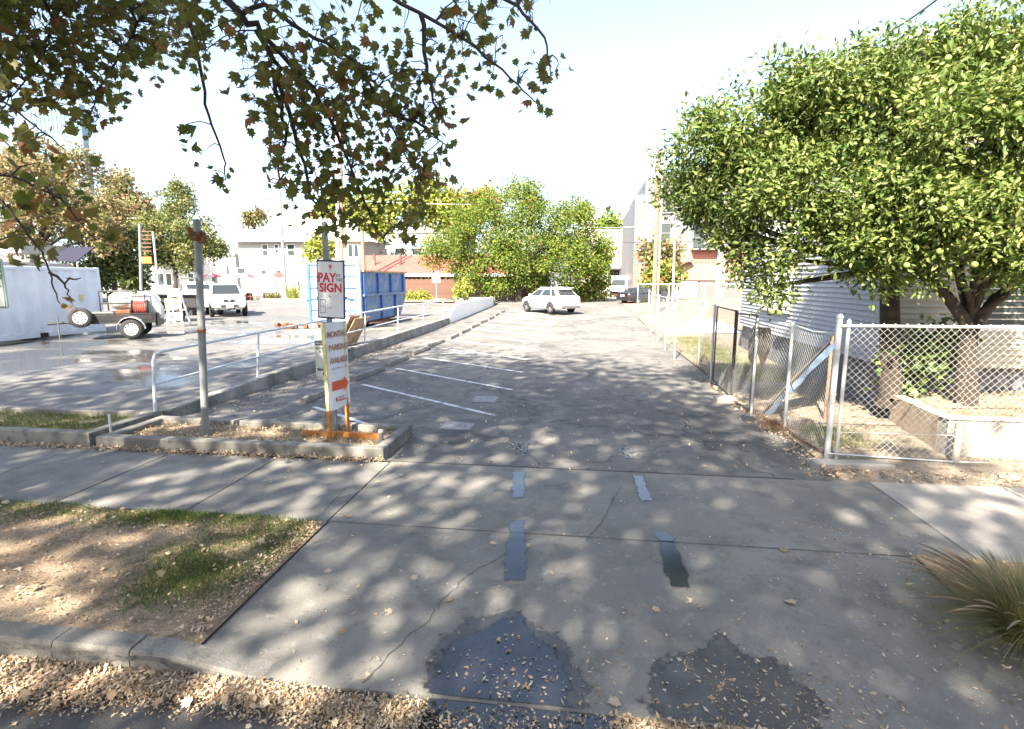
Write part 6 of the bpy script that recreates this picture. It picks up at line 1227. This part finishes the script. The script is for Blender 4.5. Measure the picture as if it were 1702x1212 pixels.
streettree('plane tree across the street, off to the right behind the viewpoint', (9, -10.5, 0), [(8.5, -8.5, 10.5, 4.4, 3.8, 3.4, 1), (13, -8.5, 10.5, 4.2, 3.8, 3.4, 1), (5.0, -9.5, 10, 3.2, 3.0, 3.0, 1)], 5000)  # unseen tree, added to block sky light from behind the camera
for x, w_, h_, m_, lab in [(-26, 14, 8, 'cream', 'cream house across the street, left behind the viewpoint'), (-9, 13, 9, 'stucco', 'white house across the street, straight behind the viewpoint'), (7, 14, 8.5, 'sidingb', 'beige house across the street, right behind the viewpoint')]:  # unseen row of houses, added to hold back sky light behind the camera
    t = thing('street_house', lab, 'house', (x, -19, -.1)); MB().b2(0, w_, -9, 0, 0, h_).build('wall', M[m_], t); r = MB(); r.add([(-.6, .6, h_), (w_ + .6, .6, h_), (w_ + .6, -9.6, h_), (-.6, -9.6, h_), (w_ * .3, -4.5, h_ + 2.5), (w_ * .7, -4.5, h_ + 2.5)], [(0, 4, 5, 1), (1, 5, 2), (2, 5, 4, 3), (3, 4, 0), (0, 1, 2, 3)]); r.build('roof', M['roofg'], t)
    for k in range(3):
        for z in (1.2, 4.8): MB().b2(1.5 + k * 4, 2.8 + k * 4, -.02, .06, z, z + 1.7).build('window', M['wglass'], t)
    MB().b2(4.2, 5.2, -.02, .05, 0, 2.1).build('door', M['fencew'], t)
# ================================================================== GROUND COVER AND LITTER
def scatter(name, label, pts, size, mt, flat=.35, tm=None, zoff=.004, tint=None):
    P = np.array(pts, float); N = len(P); P[:, 2] += zoff + rng.random(N) * .01; nr = rng.normal(size=(N, 3)) * flat + np.array([0, 0, 1.0]); s = size * np.exp(rng.normal(size=N) * .45).clip(.35, 2.0)
    if tm is tcurl: s = np.stack([s * rng.uniform(.55, 1.15, N), s * rng.uniform(1.0, 2.1, N)], 1)
    o = leafmesh(name, tm or tmpl_plane(), P, nr, s, mt, rng.random(N) if tint is None else tint); return stuff(o, label, 'leaves')
tcurl = (np.array([(0, 0, .1), (.22, .24, .2), (.46, .5, .0), (.06, 1.0, .16), (-.2, .62, .24), (-.42, .36, .0)], float), [(0, 1, 2, 3), (0, 3, 4, 5)])
pts = []
while len(pts) < 62000:      # drift of leaves in the gutter
    x = random.uniform(-9, 5.2); c = 2.80 + .04 * math.sin(x * 2.1); w = .17 + .05 * math.sin(x * 1.3 + 1); y = c + random.gauss(0, w * .6)
    if y > 2.97: y = 2.97 - random.random() * .1
    if -.92 < x < .24 and random.random() < .86: continue
    if x > .3 and random.random() < .35: y = 2.62 + random.gauss(0, .12)
    pile = max(0, 1 - abs(y - c) / (w * 1.3)); pts.append((x, y, ROADZ + .005 + pile * random.random() * .05))
gl = []
for i in range(260): x = random.uniform(-9, 5); gl.append((x, min(2.95, random.gauss(2.78, .14)), ROADZ + .03 + random.random() * .03))
for i in range(120): x = random.uniform(-9, 5); gl.append((x, random.uniform(.8, 2.6), ROADZ + .03))
for i in range(160): gl.append((random.uniform(-8, -2.8), random.uniform(3.2, 5.0), .025))
scatter('whole_leaves', 'whole lobed dry leaves lying among the gutter drift', [q for q in gl if not (-.92 < q[0] < .25 and q[1] > 2.7)], .036, L_FALL, .6)
scatter('gutter_leaves', 'drift of dry tan leaves filling the gutter along the kerb', pts, .0145, L_FALL, .5, tcurl)
pts = []
for i in range(1500): x = random.uniform(-8, 5); y = random.uniform(-.5, 2.7) if random.random() < .6 else random.gauss(2.45, .2); pts.append((x, y, ROADZ + .05 * (3.02 - y) / 6))
for i in range(420): x, y = random.uniform(-2.5, 3.4), random.uniform(3.05, 6.9); pts.append((x, y, zz(x, y)))
for i in range(430): x = random.gauss(1.3, .45); y = 3.02 + abs(random.gauss(0, .35)); pts.append((x, y, zz(x, y)))
for i in range(200): x = random.gauss(-.3, .35); y = 3.02 + abs(random.gauss(0, .3)); pts.append((x, y, zz(x, y) + .005))
for i in range(300): x = random.uniform(2.2, 3.3); y = random.uniform(3.2, 5.6); pts.append((x + random.gauss(0, .1), y, zz(x, y)))
for i in range(220): x, y = random.uniform(-12, -2.6), random.uniform(5.1, 6.9); pts.append((x, y, 0))
scatter('scattered_leaves', 'small pale leaf scraps scattered over road, driveway and pavement', pts, .016, L_FALL, .25, tcurl)
pts = []
for i in range(2600): pts.append((random.uniform(-30, -2.6) if random.random() < .3 else random.uniform(-9.5, -2.7), 6.98 - abs(random.gauss(0, .07)), .005 + random.random() * .02))
for i in range(1500): pts.append((random.uniform(-7.05, -2.95), random.uniform(7.2, 8.1), .1))
for i in range(900): pts.append((random.uniform(-7.35, -6.5) + 0 * i, random.uniform(8.4, 20), .0))
for i in range(1500): x = random.gauss(3.2, .14); y = random.uniform(7.1, 14); pts.append((x, y, .01))
for i in range(800): x = random.uniform(3.0, 7); pts.append((x, random.gauss(7.25, .12), .02))
for i in range(700): x = random.uniform(5.3, 8); pts.append((x, random.uniform(8.3, 10.5), .52))
for i in range(900): pts.append((random.uniform(3.4, 5.4), random.uniform(7.8, 12), .06))
for i in range(900): y = 7.0 + abs(random.gauss(0, 3)); pts.append((random.uniform(-6.8, 3.0), y, 0))
scatter('drifted_leaves', 'brown leaves drifted along the planter kerbs and fence foot', pts, .023, L_FALL, .5, tcurl)
pts = []
for i in range(2600): x, y = random.uniform(-9, -2.68), random.uniform(3.15, 5.0); pts.append((x, y, .015))
for i in range(800): pts.append((-2.62 - abs(random.gauss(0, .12)), random.uniform(3.15, 5.0), .012))
for i in range(700): x, y = random.uniform(2.7, 4.5), random.uniform(3.2, 5.1); pts.append((x, y, .015))
scatter('strip_leaves', 'dry leaf scraps over the bare soil of the planting strip', pts, .017, L_FALL, .45, tcurl)
# a few whole leaves that can be told apart
fl = [onepiece(tmpl_plane(), L_FALL, 'fallen_leaf', .1, q) for q in (.2, .5, .95)]
for i, (x, y) in enumerate([(585, 858), (625, 802), (670, 790), (710, 890), (815, 902), (826, 968), (566, 1028), (610, 1100), (690, 955), (1302, 912), (1140, 1085), (1150, 990), (1200, 1120), (880, 905), (650, 1000), (742, 985), (1085, 1000), (1030, 1140), (1400, 880), (1310, 990), (545, 945), (520, 900)]):
    p = gp(x, y); o = place('fallen_leaf', fl[i % 3], None, (p.x, p.y, zz(p.x, p.y) + .006), random.uniform(0, 6)); o.rotation_euler.x = random.uniform(-.25, .25); s = random.uniform(.55, 1.0); o.scale = (s, s, s); tag(o, 'curled brown leaf lying alone on the driveway concrete', 'leaf', 'single fallen leaves on the driveway')
# grass on the strip and in the planter
def blades(name, label, pts, h, w, lm=L_GRASS, tint0=.4):
    P = np.array(pts, float); N = len(P); up = rng.normal(size=(N, 3)) * .45 + np.array([0, 0, 1.0]); nr = rng.normal(size=(N, 3)); nr -= up * (np.sum(nr * up, 1) / np.sum(up * up, 1))[:, None]
    sz = np.stack([np.full(N, w), h * rng.uniform(.5, 1.2, N)], 1); o = leafmesh(name, tmpl_blade(), P, nr, sz, lm, np.clip(tint0 + rng.normal(size=N) * .25, 0, 1), up); return stuff(o, label, 'grass')
def gmask(x, y):
    q = nz2(x, y, 1.6) * .5 + .5
    a = math.exp(-((y - 4.95) / .22) ** 2) * (.9 if x > -4.6 else .5)           # along the pavement edge
    a += math.exp(-(((x + 3.25) / .55) ** 2 + ((y - 4.3) / .6) ** 2)) * .9; a += math.exp(-(((x + 3.2) / .3) ** 2 + ((y - 3.75) / .25) ** 2)) * .8; a += math.exp(-(((x + 6.5) / 1.5) ** 2 + ((y - 4.7) / .3) ** 2)) * .4
    return a * (.35 + .9 * q)
pts = []
while len(pts) < 20000:
    x, y = random.uniform(-8.5, -2.66), random.uniform(3.2, 5.06)
    if random.random() < gmask(x, y): pts.append((x, y, .005 + .02 * nz2(x, y, 3)))
blades('strip_grass', 'patchy green grass on the planting strip beside the driveway', pts, .055, .007)
pts = [(random.uniform(-12, -7.7), random.uniform(7.3, 8.3), .11) for _ in range(6000)]
blades('planter_grass', 'weedy grass growing in the left concrete planter', pts, .10, .008, tint0=.45)
pts = []
for i in range(12000): pts.append((random.gauss(4.4, .55), random.uniform(13.5, 24), .06))
for i in range(900): pts.append((random.gauss(3.9, .25), random.uniform(8.2, 9.4), .07))
for i in range(500): x = random.uniform(-7.2, -2.9); pts.append((x, random.uniform(7.25, 8.0), .08))
blades('yard_weeds', 'thin green weeds in the side yard and along the fence', pts, .10, .01, tint0=.6)
pts = []
for i in range(500): pts.append((random.gauss(3.26, .12), random.gauss(9.5, .2), .02))
blades('dry_weeds', 'reddish dry weeds at the foot of the side fence', pts, .14, .006, leafmat('dry_weed', [(0, (.16, .07, .045)), (1, (.26, .17, .11))], .2), .5)
# dark bushes in the shade below the citrus trees
bush('shade_shrub', 'dark leafy shrub between the two citrus trunks', [(5.75, 10.1, 1.05, .5, .35, .5, 1), (6.15, 10.2, 1.35, .35, .3, .4, 1)], 1300, .13, L_CIT, None, .1)
